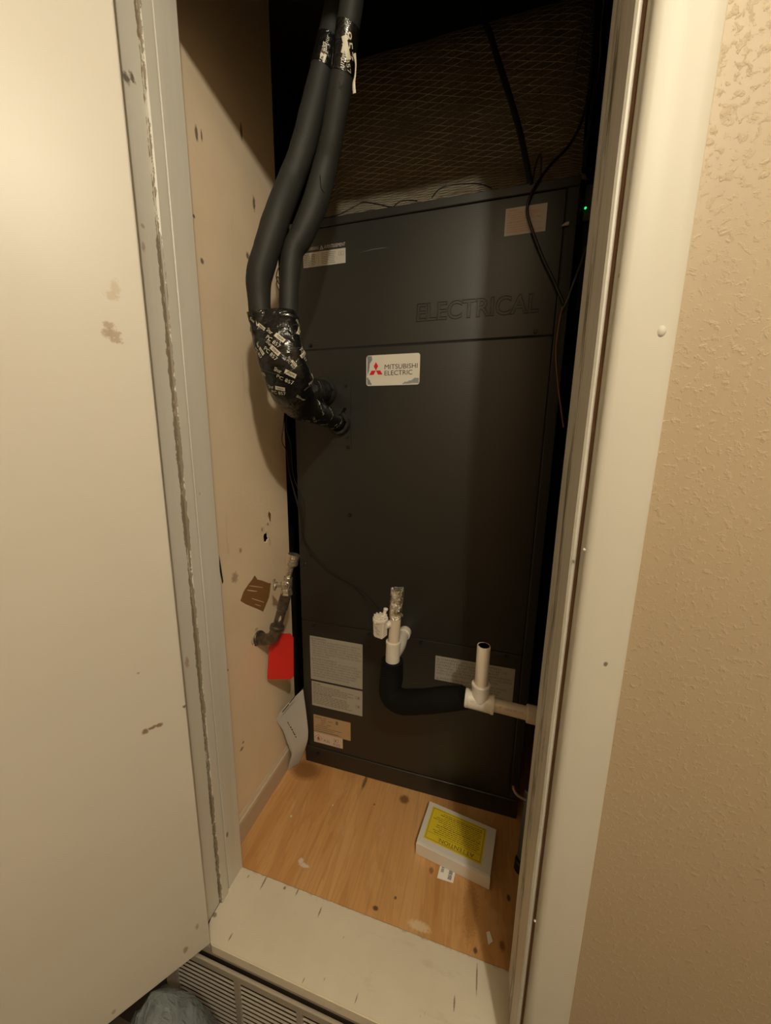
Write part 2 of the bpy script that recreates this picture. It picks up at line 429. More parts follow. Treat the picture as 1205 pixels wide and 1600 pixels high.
# lettering (flat print): built-in font turned to a mesh, fitted into a width and height
def text_mesh(s, res=1, extrude=0.0, outline=0.0):
    cu = bpy.data.curves.new('lettering', 'FONT'); cu.body = s; cu.size = 1; cu.resolution_u = res
    if outline:
        cu.fill_mode = 'NONE'; cu.offset = .014; cu.bevel_depth = outline; cu.bevel_resolution = 1
    else: cu.extrude = extrude; cu.offset = .001
    o = bpy.data.objects.new('lettering', cu); COL.objects.link(o)
    dg = bpy.context.evaluated_depsgraph_get(); dg.update()
    me = bpy.data.meshes.new_from_object(o.evaluated_get(dg))
    bpy.data.objects.remove(o); bpy.data.curves.remove(cu)
    return me

def text_into(bm, s, origin, ux, uy, width=None, height=None, res=1, outline=0.0, bold=0.0):
    """puts lettering s with its lower left corner at origin, along ux, up uy (unit vectors)"""
    me = text_mesh(s, res, outline=outline)
    if not me.vertices: return
    xs = [v.co.x for v in me.vertices]; x0, x1 = min(xs), max(xs)
    sy = (height or .01) / .72
    sx = (width / (x1 - x0)) if width else sy
    O = Vector(origin); ux = Vector(ux); uy = Vector(uy); un = ux.cross(uy)
    vs = [bm.verts.new(O + ux * ((v.co.x - x0) * sx) + uy * (v.co.y * sy) + un * (v.co.z * sy)) for v in me.vertices]
    for p in me.polygons:
        try: bm.faces.new([vs[i] for i in p.vertices])
        except ValueError: pass
    bpy.data.meshes.remove(me)

def rect_into(bm, o, ux, uy, w, h):
    o, ux, uy = Vector(o), Vector(ux), Vector(uy)
    bm.faces.new([bm.verts.new(q) for q in (o, o + ux * w, o + ux * w + uy * h, o + uy * h)])
UX, UZ = Vector((1, 0, 0)), Vector((0, 0, 1))

# ============================================================ SETTING
YF, YB = 0.430, 0.562          # front and back face of the closet's front wall
XL, XR = -0.506, 0.112         # jamb faces
ZH = 1.700                     # head of the opening
YU = 0.869                     # front face of the air handler
XW = -0.550                    # closet left wall
HALLZ = -0.40

def structure(name, bm, mat, label, smooth=False):
    return tag(obj(name, bm, mat, smooth=smooth), label, None, None, 'structure')

bm = B()
box(bm, .116, 1.25, YF, YB - .002, HALLZ, 2.0)
box(bm, -1.25, XL - .018, YF, YB - .002, .0, 2.0)
box(bm, XL - .018, .116, YF, YB - .002, ZH + .02, 2.0)
structure('wall_front', bm, M_HALL, 'tan knock-down textured hallway wall right of the white door casing')
structure('wall_rear', boxm(-1.25, 1.25, -1.35, -1.25, HALLZ, 2.0), M_HALL, 'hallway wall behind the camera')
structure('wall_hall_left', boxm(-1.35, -1.25, -1.35, YB, HALLZ, 2.0), M_HALL, 'hallway end wall beyond the open door')
structure('wall_hall_right', boxm(1.25, 1.35, -1.35, YB, HALLZ, 2.0), M_HALL, 'hallway end wall on the right')
structure('floor_hall', boxm(-1.35, 1.35, -1.35, YF, HALLZ - .05, HALLZ), M_HFLOOR, 'dark hallway floor below the return air grille')
structure('ceiling', boxm(-1.35, 1.35, -1.35, YB, 2.0, 2.05), M_CEIL, 'hallway ceiling above the closet doorway')
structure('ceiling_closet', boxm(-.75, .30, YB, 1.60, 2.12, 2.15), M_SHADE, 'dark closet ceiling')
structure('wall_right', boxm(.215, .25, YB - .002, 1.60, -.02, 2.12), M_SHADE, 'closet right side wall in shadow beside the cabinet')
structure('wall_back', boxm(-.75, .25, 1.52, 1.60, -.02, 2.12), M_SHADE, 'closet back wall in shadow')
structure('floor', boxm(-.70, .215, YB, 1.52, -.02, 0.0), M_PLY, 'varnished plywood closet floor with knots and stains')
# closet left wall with two broken holes
def hole_loop(c, ry, rz, n, seed, jag=.35):
    random.seed(seed)
    return [(c[1] + ry * math.cos(2 * PI * k / n) * random.uniform(1 - jag, 1 + jag), c[2] + rz * math.sin(2 * PI * k / n) * random.uniform(1 - jag, 1 + jag)) for k in range(n)]
H1 = (-0.5500, 0.7878, 0.7528)
H2 = (-0.5500, 0.7299, 0.4925)
loops = [[(YB - .004, -.02), (.897, -.02), (.897, 2.12), (YB - .004, 2.12)], hole_loop(H1, .010, .015, 14, 3), hole_loop(H2, .017, .020, 16, 5, .2)]
bm = B(); edges = []
for lp in loops:
    vs = [bm.verts.new((XW, y, z)) for y, z in lp]
    edges += [bm.edges.new((vs[i], vs[(i + 1) % len(vs)])) for i in range(len(vs))]
bmesh.ops.triangle_fill(bm, use_beauty=True, edges=edges)
ret = bmesh.ops.extrude_face_region(bm, geom=bm.faces[:])
bmesh.ops.translate(bm, verts=[g for g in ret['geom'] if isinstance(g, bmesh.types.BMVert)], vec=(-.004, 0, 0))
bmesh.ops.recalc_face_normals(bm, faces=bm.faces[:])
WL = structure('wall_left', bm, M_CLOSET, 'tan closet side wall with broken holes and a torn brown patch')
structure('wall_left_back_plate', boxm(-.75, -.68, YB, 1.60, -.02, 2.12), M_DARK, 'black plate added behind the closet side wall to keep light out')  # added back plate against light leaks, coloured near-black so the holes read dark
# strip of exposed stud edge and foil crumbs beyond the wall's rear edge
random.seed(11)
def ragged(poly, axis, d0, d1, amp, seed, n=4):
    random.seed(seed); out = []
    for i in range(len(poly)):
        a, b = poly[i], poly[(i + 1) % len(poly)]
        for k in range(n):
            u = k / n
            out.append((a[0] + (b[0] - a[0]) * u + random.uniform(-amp, amp), a[1] + (b[1] - a[1]) * u + random.uniform(-amp, amp)))
    return prism(out, axis, d0, d1)
pt = [(-0.5500, 0.7318, 0.6683), (-0.5500, 0.7411, 0.6546), (-0.5500, 0.7977, 0.6205), (-0.5500, 0.7860, 0.5863), (-0.5500, 0.7575, 0.5568), (-0.5500, 0.6716, 0.6256), (-0.5500, 0.6873, 0.6436)]
TP = obj('torn_patch', ragged([(p[1], p[2]) for p in pt], 0, XW, XW + .0008, .0012, 3), M_TORN, WL, label='brown torn drywall paper patch')
sm = B()
for (a, b, hw) in (((-0.5500, 0.7074, 0.6505), (-0.5500, 0.7603, 0.6243), .0006), ((-0.5500, 0.6992, 0.6420), (-0.5500, 0.7358, 0.6236), .0008), ((-0.5500, 0.7141, 0.6138), (-0.5500, 0.7624, 0.5819), .0007), ((-0.5500, 0.7252, 0.5932), (-0.5500, 0.7481, 0.5776), .0005)):
    a, b = Vector(a), Vector(b)
    u = (b - a)
    pts_ = [(a.y, a.z - hw), (a.y + u.y * .3, a.z + u.z * .3 - hw * 1.6), (b.y, b.z - hw), (b.y, b.z + hw), (a.y + u.y * .6, a.z + u.z * .6 + hw * 1.5), (a.y, a.z + hw)]
    merge(sm, prism(pts_, 0, XW + .0008, XW + .0013))
obj('paper_scrape', sm, M_CLOSET, TP)
for (c, ry, rz, sd) in (((-0.5500, 0.7705, 0.7793), .004, .005, 1), ((-0.5500, 0.8011, 0.7388), .0035, .012, 7), ((-0.5500, 0.8066, 0.8077), .005, .013, 4), ((-0.5500, 0.7965, 0.7890), .004, .005, 8), ((-0.5500, 0.7065, 0.4985), .004, .010, 5), ((-0.5500, 0.7245, 0.5244), .008, .003, 6)):
    lp = hole_loop(c, ry, rz, 9, sd, .45)
    bm = B()
    c0 = bm.verts.new((XW + .004, c[1], c[2])); vs = [bm.verts.new((XW + (.002 if k % 2 else -.001), y, z)) for k, (y, z) in enumerate(lp)]
    for k in range(len(vs)): bm.faces.new((c0, vs[k], vs[(k + 1) % len(vs)]))
    bmesh.ops.solidify(bm, geom=bm.faces[:], thickness=.0015)
    obj('torn_drywall', bm, M_GYP if sd != 4 else M_TORN, WL)
# slit beside the jamb
bm = B(); a = (-0.5500, 0.6164, 0.7558); b = (-0.5500, 0.6196, 0.6896)
merge(bm, prism([(a[1] - .001, a[2]), (b[1] + .002, b[2] + .004), (b[1] - .001, b[2]), (a[1] - .003, (a[2] + b[2]) / 2)], 0, XW - .002, XW + .0006)); obj('gap', bm, M_DARK, WL)

# baseboard on the closet's left wall
prof = [(XW, 0), (XW + .012, 0), (XW + .012, .052), (XW + .010, .060), (XW + .005, .066), (XW, .068)]
bm = B(); rs = []
for y in (YB, .896): rs.append([bm.verts.new((x, y, z)) for x, z in prof])
for i in range(len(prof)): bm.faces.new((rs[0][i], rs[0][(i + 1) % 6], rs[1][(i + 1) % 6], rs[1][i]))
bm.faces.new(rs[0]); bm.faces.new(list(reversed(rs[1]))); bmesh.ops.recalc_face_normals(bm, faces=bm.faces[:])
M_BASEB = paint('closet_baseboard_paint', (0.60, 0.47, 0.34), [], extra=lambda t, c: t.mix(t.math('MULTIPLY', t.math('LESS_THAN', t.math('ABSOLUTE', t.math('SUBTRACT', t.axis(2), t.math('ADD', .058, t.math('MULTIPLY', t.noise(60, 3), .006)))), .0022), .7), c, (0.76, .66, .5)), rough=.5)
structure('baseboard_left', bm, M_BASEB, 'tan painted baseboard along the closet side wall')

# door frame: jambs, stops, head
DF = empty('trim_1', (-.2, .5, 0), 'painted door frame of the closet, dirty along its stops', None, None, 'structure')
obj('jamb', boxm(XL - .018, XL, YF, YB, 0, ZH + .02, .0012), M_JAMBL, DF, label='left door jamb with a line of dirt down its stop')
obj('jamb', boxm(XR, XR + .004, YF + .001, YB, 0, ZH + .02, .001), M_RAW, DF, label='right door jamb of bare brown wood edge')
def stop(x0, x1, y0, y1, mat, seed, amp, name='stop'):
    """long slightly uneven moulding"""
    bm = B(); random.seed(seed); rings = []
    zs = [i * (ZH) / 60 for i in range(61)]
    cx, cy = (x0 + x1) / 2, (y0 + y1) / 2
    for z in zs:
        j = noise.noise(Vector((seed, z * 6, 0))) * amp
        k = noise.noise(Vector((seed + 9, z * 14, 0))) * amp * .6
        xx0, xx1, yy0, yy1 = x0, x1 + (j if x1 < 0 else 0), y0 + k, y1
        if x0 > 0: xx0 = x0 + j
        r = min(abs(x1 - x0), .006) * .35
        pr = [(xx0, yy0 + r), (xx0 + r, yy0), (xx1 - r, yy0), (xx1, yy0 + r), (xx1, yy1 - r), (xx1 - r, yy1), (xx0 + r, yy1), (xx0, yy1 - r)]
        rings.append([bm.verts.new((x, y, z)) for x, y in pr])
    for i in range(60):
        for q in range(8): bm.faces.new((rings[i][q], rings[i][(q + 1) % 8], rings[i + 1][(q + 1) % 8], rings[i + 1][q]))
    bm.faces.new(rings[0]); bm.faces.new(rings[-1]); bmesh.ops.recalc_face_normals(bm, faces=bm.faces[:])
    return obj(name, bm, mat, DF, smooth=True)
stop(XL, XL + .0065, .4895, .5115, M_JAMBL, 2, .0008)
stop(XL, XL + .003, .5165, YB + .0005, M_JAMBL, 4, .0004)
bm = B(); rings = []
for i in range(61):
    z = ZH * i / 60; j = noise.noise(Vector((6, z * 6, 0))) * .0007; k = noise.noise(Vector((15, z * 12, 0))) * .0009
    rings.append([bm.verts.new((x, y, z)) for x, y in ((.1030 + j, YB + .001), (.1000 + j + k, .500), (.0968 + j, .4335), (.1025, .4335), (XR, .4335), (XR, YB + .001))])
for i in range(60):
    for q in range(6): bm.faces.new((rings[i][q], rings[i][(q + 1) % 6], rings[i + 1][(q + 1) % 6], rings[i + 1][q]))
bm.faces.new(rings[0]); bm.faces.new(rings[-1]); bmesh.ops.recalc_face_normals(bm, faces=bm.faces[:])
obj('bare_edge', boxm(.1019, .1058, .4315, .4340, 0, ZH, .0004), M_RAW, DF)
obj('stop', bm, M_JAMBR, DF, label='right door stop, streaked with dark grime')
stop(.0960, .1020, .4275, .4340, M_TRIM, 8, .0012, 'stop_bead')
bm = boxm(XL, XR, YF, YB, ZH, ZH + .02); box(bm, XL, XR, .489, YB, ZH - .012, ZH); obj('head_jamb', bm, M_JAMBL, DF)

# casings
def casing(x0, x1, y0, z0, z1, flip=False):
    w_ = x1 - x0
    pr = [(0, YF), (0, y0 + .006), (.0015, y0 + .003), (.004, y0 + .001), (.008, y0), (.52 * w_, y0 + .0005), (.72 * w_, y0 + .0035), (.80 * w_, y0 + .0035), (.97 * w_, y0 + .006), (w_, y0 + .008), (w_, YF)]
    if flip: pr = [(w_ - a, b) for a, b in reversed(pr)]
    return prism([(x0 + a, b) for a, b in pr], 2, z0, z1)
T2 = structure('trim_2', casing(.1055, .160, .409, HALLZ, ZH + .05), M_TRIM, 'glossy white door casing right of the closet opening', smooth=True)
structure('trim_3', casing(-.592, -.537, .409, .0, ZH + .05, True), M_TRIM, 'white door casing behind the open door', smooth=True)
hd = prism([(YF, ZH), (.412, ZH), (.409, ZH + .01), (.415, ZH + .05), (YF, ZH + .05)], 0, -.53, .1055)
structure('trim_4', hd, M_TRIM, 'white door casing across the head of the closet opening')
c = Vector((0.1460, 0.4135, 1.1063)); bm = B(); bmesh.ops.create_uvsphere(bm, u_segments=14, v_segments=8, radius=1); bmesh.ops.scale(bm, vec=(.0045, .0028, .0055), verts=bm.verts); bmesh.ops.translate(bm, vec=c, verts=bm.verts); obj('paint_blob', bm, M_TRIM, T2, smooth=True)
for c, r in ((Vector((0.1042, 0.4110, 0.8920)), .0018), (Vector((0.1004, 0.4110, 0.3730)), .0016)):
    bm = B(); bmesh.ops.create_uvsphere(bm, u_segments=10, v_segments=6, radius=r); bmesh.ops.translate(bm, vec=c, verts=bm.verts); obj('paint_drip', bm, M_TRIM, T2, smooth=True)
c = Vector((0.1394, 0.4123, 0.7642)); bm = B()
for k in range(3):
    r0 = .005 - .001 * k
    loft(bm, [c + Vector((math.cos(a) * r0 * .9, -.0002, math.sin(a) * r0)) for a in [PI * .4 + i * .28 for i in range(9)]], .0004, seg=6, hint=(0, 1, 0))
obj('paint_dent', bm, M_TRIM, T2, smooth=True)

# door leaf, swung open towards the hallway
dd = Vector((-.575, -.817, 0)).normalized(); dn = Vector((-.817, .575, 0)).normalized()
D0 = Vector((-.476, .4285, 0))
bm = B(); W_, T_ = .60, .034
prof = [(0, .0), (0, T_), (W_, T_), (W_, 0)]
box(bm, 0, W_, 0, T_, .003, ZH - .004, .0022, 2)
bm.transform(Matrix(((dd.x, dn.x, 0, D0.x), (dd.y, dn.y, 0, D0.y), (0, 0, 1, 0), (0, 0, 0, 1))))
bmesh.ops.recalc_face_normals(bm, faces=bm.faces[:])
DOOR = structure('door_1', bm, M_DOOR, 'cream painted closet door standing open at the left, scuffed')
# white sill board between the jambs
bm = B(); zt, zb = .0012, -.021
out = [(-.474, .4285), (-.484, .434), (-.496, .442), (-.503, .452), (-.5058, .464), (-.5058, .478), (-.5058, YB - .0005), (.1118, YB - .0005), (.1118, .4285)]
bm = prism(out, 2, zb, zt)
bmesh.ops.bevel(bm, geom=[e for e in bm.edges if all(v.co.z > 0 for v in e.verts)], offset=.0015, segments=2, affect='EDGES')
structure('trim_5', bm, M_SILL, 'scuffed cream sill board between the jambs, in front of the plywood')
structure('trim_6', boxm(-.605, .17, YF + .004, YF + .012, -.040, -.0215), M_GRILLE, 'narrow recessed strip under the front edge of the sill board')
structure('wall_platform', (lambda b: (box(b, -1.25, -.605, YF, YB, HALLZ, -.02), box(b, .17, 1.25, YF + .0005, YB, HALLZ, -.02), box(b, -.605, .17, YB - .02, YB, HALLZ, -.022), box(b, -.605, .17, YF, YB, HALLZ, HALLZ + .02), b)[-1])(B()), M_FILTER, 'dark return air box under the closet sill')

# return air grille
GR = empty('return_air_grille', (-.17, .40, -.35), 'tan metal return air grille with louvres under the sill board', 'grille')
gy0, gy1 = .4215, .4290
bm = B()
box(bm, -.600, .165, gy0, gy0 + .0045, -.054, -.034, .0008); box(bm, -.600, .165, gy0, gy1, -.385, -.355, .0012); box(bm, -.60, -.572, gy0, gy1, -.385, -.034, .0012)
obj('frame_rail', bm, M_GRILLE, GR)
GX = [-.575, -.415, -.275, -.135, .005, .145]
for x in GX:
    obj('mullion', boxm(x - .0065, x + .0065, gy0 + .0003, gy0 + .0065, -.356, -.053, .0008), M_GRILLE, GR)
obj('frame_lip', boxm(-.602, .168, gy0 - .002, gy0 + .0025, -.0365, -.0325, .0007), M_GRILLE, GR)
zc = -.061; pitch = .0127
mesh_c = {}
for j in range(len(GX) - 1):
    x0, x1 = GX[j] + .006, GX[j + 1] - .006
    for i in range(23):
        z = zc - pitch * i
        key = round(x1 - x0, 4)
        if key not in mesh_c:
            mb = B(); h = (x1 - x0) / 2
            loft(mb, [(-h, 0, 0), (h, 0, 0)], [.0016, .0016], [.0007, .0007], hint=(0, -.90, -.43), seg=8)
            me_ = bpy.data.meshes.new('louvre'); mb.to_mesh(me_); mb.free(); me_.materials.append(M_GRILLE); mesh_c[key] = me_
        o = bpy.data.objects.new('louvre', mesh_c[key]); COL.objects.link(o); o.location = ((x0 + x1) / 2, gy0 + .0045, z); setp(o, GR)
obj('filter', boxm(-.59, .15, gy1 + .03, gy1 + .05, -.36, -.045), M_FILTER, GR, label='dark air filter behind the louvres')

# plastic bag on the hallway floor, behind the door's lower edge
def bagmesh(c, r, h, seed, sc=1.0):
    bm = B(); bmesh.ops.create_icosphere(bm, subdivisions=5, radius=1)
    for v in bm.verts:
        n = v.co.copy()
        d = noise.fractal(n * 1.7 + Vector((seed, 0, 0)), 1.0, 2.0, 4) * .08
        cr = abs(noise.noise(n * 3.2 + Vector((0, seed, 0)))) * .10
        k = 1 + d - cr
        z = n.z
        top = max(0, z) ** 2 * .12
        v.co = Vector((n.x * r[0] * k * (1 - top), n.y * r[1] * k * (1 - top), max(-h, z * h * k))) * sc
        v.co.z = max(v.co.z, -h * .93)
        v.co += Vector(c)
    return bm
BG = empty('plastic_bag', (-.50, .26, HALLZ), 'crumpled blue-grey clear plastic bag on the floor below the door', 'bag')
bc = (-.488, .335, HALLZ + .190)
obj('bag_film', bagmesh(bc, (.120, .072), .225, 4), M_BAG, BG, smooth=True)
obj('bag_contents', bagmesh(bc, (.120, .072), .225, 4, .86), M_BAGIN, BG, smooth=True)

# ============================================================ AIR HANDLER
AH = empty('air_handler', (-.18, 1.15, 0), 'tall charcoal metal air handler cabinet with warning labels filling the closet', 'air handler')
X0, X1, XP = -.500, .136, .1125
obj('cabinet', boxm(X0, X1, YU + .004, 1.40, .004, 1.512, .003), M_CAB, AH)
obj('base_rail', boxm(X0, X1, YU - .001, YU + .006, .0, .0585, .0015), M_CAB, AH)
obj('top_rail', boxm(X0, X1, YU - .0015, YU + .006, 1.498, 1.5155, .0015), M_CAB, AH)
obj('corner_post', boxm(XP + .002, X1, YU - .001, YU + .006, .060, 1.497, .0015), M_CAB, AH)
obj('top_panel', boxm(X0, XP, YU, YU + .008, 1.2305, 1.4965, .0014, 2), M_CAB, AH)
obj('middle_panel', boxm(X0, XP, YU, YU + .008, .4885, 1.2275, .0014, 2), M_CAB, AH)
obj('lower_panel', boxm(X0, XP, YU, YU + .008, .0615, .4865, .0014, 2), M_CAB, AH)
seam = B(); box(seam, X0 + .002, XP + .001, YU + .0008, YU + .0038, 1.2275, 1.2305); box(seam, XP + .0002, XP + .0018, YU + .0008, YU + .0038, .062, 1.496)
obj('panel_seam', seam, M_SEAM, AH)  # near-black strips set into the joints between the panels
# embossed word
bm = B(); text_into(bm, 'ELECTRICAL', (-.181, YU - .0002, 1.2775), UX, UZ, .262, .037, 4, outline=.027)
obj('embossed_lettering', bm, M_CAB, AH, smooth=True)
# screws (one mesh, shared)
sb = B()
cyl(sb, (0, 0, 0), (0, -.0012, 0), .0056, 16); cyl(sb, (0, -.0012, 0), (0, -.0045, 0), .0040, 6, bev=.0006); cyl(sb, (0, -.0045, 0), (0, -.0046, 0), .0022, 8)
sme = bpy.data.meshes.new('screw'); sb.to_mesh(sme); sb.free(); sme.materials.append(plain('screw_black_zinc', (.035, .034, .032), .3, .6))
for (x, z) in ((-.354, 1.140), (-.352, 1.015), (-.350, .989), (-.346, .812), (-.464, .688), (.077, 1.238), (-.461, .474), (-.144, .4775), (-.290, .4765), (.075, .478), (-.457, .040), (.07, .035), (-.45, 1.240)):
    o = bpy.data.objects.new('screw', sme); COL.objects.link(o); o.location = (x, YU - (.001 if z < .06 else 0), z); setp(o, AH)
# service plate round the refrigerant stubs
pl = [(-.478, .9945), (-.3425, .9945), (-.3415, .997), (-.3415, 1.150), (-.345, 1.160), (-.353, 1.164), (-.478, 1.164)]
SP = obj('service_plate', prism(pl, 1, YU - .0022, YU), M_CAB, AH)
for (c, r) in (((-.414, 1.128), .036), ((-.372, 1.050), .030)):
    bm = B(); loft(bm, [(c[0], YU - .002, c[1]), (c[0], YU - .012, c[1]), (c[0], YU - .016, c[1]), (c[0], YU - .016, c[1]), (c[0], YU - .006, c[1])], [r, r, r - .003, r - .009, r - .010], hint=(1, 0, 0), seg=28)
    obj('rubber_grommet', bm, M_CABD, SP, smooth=True)
obj('bracket', prism([(-.398, 1.078), (-.352, 1.087), (-.362, 1.070), (-.385, 1.058)], 1, YU - .022, YU - .002), M_CABD, SP)
obj('panel_scratch', prism([(-.322, 1.4335), (-.285, 1.4362), (-.252, 1.4362), (-.262, 1.4372), (-.287, 1.4372)], 1, YU - .0002, YU + .0002), plain('scratch_grey', (.15, .145, .12), .5), AH)

# ---- stickers
def sticker(name, x0, x1, z0, z1, mat, label=None, z1r=None, th=.0005, y=YU, corner=0, z0r=None):
    z1r = z1 if z1r is None else z1r; z0r = z0 if z0r is None else z0r
    if corner:
        c = corner; pts = []
        for (cx, cz, a0) in ((x1 - c, z1 - c, 0), (x0 + c, z1 - c, 90), (x0 + c, z0 + c, 180), (x1 - c, z0 + c, 270)):
            for k in range(5): a = math.radians(a0 + k * 22.5); pts.append((cx + c * math.cos(a), cz + c * math.sin(a)))
    else: pts = [(x0, z0), (x1, z0r), (x1, z1r), (x0, z1)]
    return obj(name, prism(pts, 1, y - th, y + .0001), mat, AH, label=label)
def printing(par, lines, x0, z1, ytop, mat, name='printing'):
    """lines: (text, dx, width, height, dz from the top)"""
    bm = B()
    for s, dx, w_, h_, dz in lines:
        text_into(bm, s, (x0 + dx, ytop, z1 - dz), UX, UZ, w_, h_)
    return obj(name, bm, mat, par)
def tri_sign(bm, x, z, s, y):
    """outlined triangle with a bar and a dot"""
    def P(a, b): return bm.verts.new((x + a * s, y, z + b * s))
    o_ = [(0, 0), (1, 0), (.5, .9)]; i_ = [(.22, .12), (.78, .12), (.5, .66)]
    for k in range(3):
        a, b = o_[k], o_[(k + 1) % 3]; c, d = i_[k], i_[(k + 1) % 3]
        bm.faces.new((P(*a), P(*b), P(*d), P(*c)))
    bm.faces.new((P(.46, .28), P(.54, .28), P(.54, .54), P(.46, .54))); bm.faces.new((P(.46, .16), P(.54, .16), P(.54, .23), P(.46, .23)))

# upper left: white heading on the cabinet over a white text box
st = sticker('warning_label', -.464, -.354, 1.4165, 1.448, M_STK, 'white boxed warning label under a WARNING and AVERTISSEMENT heading')
bm = B(); tri_sign(bm, -.420, 1.4515, .010, YU - .0004); tri_sign(bm, -.462, 1.4515, .010, YU - .0004)
text_into(bm, 'WARNING', (-.4515, YU - .0004, 1.4525), UX, UZ, .028, .0075); text_into(bm, 'AVERTISSEMENT', (-.4085, YU - .0004, 1.4525), UX, UZ, .054, .0075)
obj('heading', bm, M_STK, st)
bm = B()
for z in (1.4425, 1.4388, 1.4351, 1.4314, 1.4277, 1.4240, 1.4203):
    for xa, xb in ((-.461, -.445), (-.443, -.431), (-.417, -.398), (-.396, -.380)):
        rect_into(bm, (xa + random.uniform(0, .002), YU - .0008, z), UX, UZ, xb - xa - random.uniform(0, .003), .0011)
rect_into(bm, (-.4235, YU - .0008, 1.418), UX, UZ, .0006, .0285)
for cx in (-.440, -.371):
    for a, b, c_, d in ((0, 0, .012, .0006), (0, .008, .012, .0006), (0, 0, .0006, .0085), (.012, 0, .0006, .0085), (.005, .002, .0015, .004)): rect_into(bm, (cx + a, YU - .0009, 1.4335 + b), UX, UZ, c_, d)
obj('printing', bm, M_INKG, st)

# upper right: white label with red print
st = sticker('red_print_label', .000, .079, 1.4265, 1.4765, M_STK, 'white warning label with red lettering')
TXT_R = ['RISK OF FIRE. FLAMMABLE', 'REFRIGERANT USED. TO BE REPAIRED ONLY', 'BY TRAINED SERVICE PERSONNEL.', 'DO NOT PUNCTURE REFRIGERANT TUBING.']
bm = B(); text_into(bm, 'WARNING', (.004, YU - .0008, 1.4700), UX, UZ, .021, .0034)
for i, s_ in enumerate(TXT_R): text_into(bm, s_, (.004, YU - .0008, 1.4655 - i * .0040), UX, UZ, [.060, .070, .052, .066][i], .0024)
text_into(bm, 'AVERTISSEMENT', (.004, YU - .0008, 1.4485), UX, UZ, .034, .0034)
for i, (s_, w_) in enumerate((('RISQUE D\'INCENDIE. LES DISPOSITIFS', .064), ('AUXILIAIRES NE DOIVENT PAS', .050), ('LES SOURCES D\'ALLUMAGE', .046), ('INSTALLES DANS LES CONDUITS', .068))): text_into(bm, s_, (.004, YU - .0008, 1.4440 - i * .0042), UX, UZ, w_, .0024)
obj('printing', bm, M_REDI, st)

# maker's badge
bd = sticker('badge', -.301, -.169, 1.1385, 1.2085, M_BADGE, 'white badge with three red diamonds, its silver film peeling at two corners', corner=.006, th=.0010)
bm = B(); cx, cz, q = -.2765, 1.1735, .0112
def rhomb(bm, c, d):
    c = Vector((c[0], YU - .0013, c[1])); d = Vector((d[0], 0, d[1])).normalized()
    L_ = q * 1.72; a1 = Matrix.Rotation(math.radians(30), 3, 'Y') @ d; a2 = Matrix.Rotation(math.radians(-30), 3, 'Y') @ d
    bm.faces.new([bm.verts.new(v) for v in (c, c + a1 * q, c + a1 * q + a2 * q, c + a2 * q)])
for ang in (90, 210, 330): rhomb(bm, (cx, cz), (math.cos(math.radians(ang)), math.sin(math.radians(ang))))
obj('emblem', bm, M_LOGO, bd)
bm = B(); text_into(bm, 'MITSUBISHI', (-.2545, YU - .0013, 1.1755), UX, UZ, .080, .0110, 3); text_into(bm, 'ELECTRIC', (-.2545, YU - .0013, 1.1615), UX, UZ, .068, .0110, 3)
obj('lettering', bm, M_INK, bd)
random.seed(5)
def torn(poly, seed, amp=.002): return ragged(poly, 1, YU - .0013, YU - .0009, amp, seed, 5)
obj('peeled_film', torn([(-.299, 1.207), (-.288, 1.207), (-.286, 1.199), (-.292, 1.190), (-.294, 1.175), (-.299, 1.160)], 3, .0011), M_SILV, bd)
obj('peeled_film', torn([(-.299, 1.158), (-.296, 1.158), (-.290, 1.146), (-.286, 1.141), (-.298, 1.141)], 4, .0011), M_SILV, bd)
obj('peeled_film', torn([(-.171, 1.141), (-.212, 1.141), (-.202, 1.146), (-.187, 1.149), (-.178, 1.154), (-.171, 1.153)], 5, .0013), M_SILV, bd)

# lower left labels
st = sticker('large_warning_label', -.4745, -.309, .298, .4405, M_STKG, 'grey white label with two paragraphs of warning text')
W = ['RISK OF FIRE. AUXILIARY DEVICES WHICH', 'MAY BE A POTENTIAL IGNITION SOURCE', 'SHALL NOT BE INSTALLED IN THE DUCTWORK.', 'THE AUXILIARY DEVICES, OTHER THAN THOSE', 'ARE APPROVED FOR USE WITH THE SPECIFIC', 'APPLIANCE. SEE INSTRUCTIONS FOR USE WITH', 'THE APPLIANCE.']
V = ['RISQUE D\'INCENDIE. LES DISPOSITIFS', 'AUXILIAIRES QUI PEUVENT ETRE DES SOURCES', 'D\'ALLUMAGE NE DOIVENT PAS ETRE', 'INSTALLES DANS LES CONDUITS, AUTRES', 'QUE LES DISPOSITIFS AUXILIAIRES', 'APPROUVES POUR UTILISATION AVEC', 'CET APPAREIL. VOIR LES INSTRUCTIONS']
bm = B(); y_ = YU - .0008
tri_sign(bm, -.4705, .4305, .0072, y_); text_into(bm, 'WARNING', (-.4615, y_, .4310), UX, UZ, .040, .0058)
for i, s_ in enumerate(W): text_into(bm, s_, (-.4675, y_, .4235 - i * .0078), UX, UZ, [.150, .140, .153, .155, .148, .154, .056][i], .0052)
tri_sign(bm, -.4705, .3655, .0072, y_); text_into(bm, 'AVERTISSEMENT', (-.4615, y_, .3660), UX, UZ, .074, .0058)
for i, s_ in enumerate(V): text_into(bm, s_, (-.4675, y_, .3585 - i * .0082), UX, UZ, [.142, .155, .148, .152, .142, .140, .118][i], .0052)
obj('printing', bm, M_INKG, st)
st = sticker('lower_caution_label', -.4725, -.309, .2085, .2915, M_STKG, 'grey white label with fine print and two switch symbols')
bm = B()
zz = .283
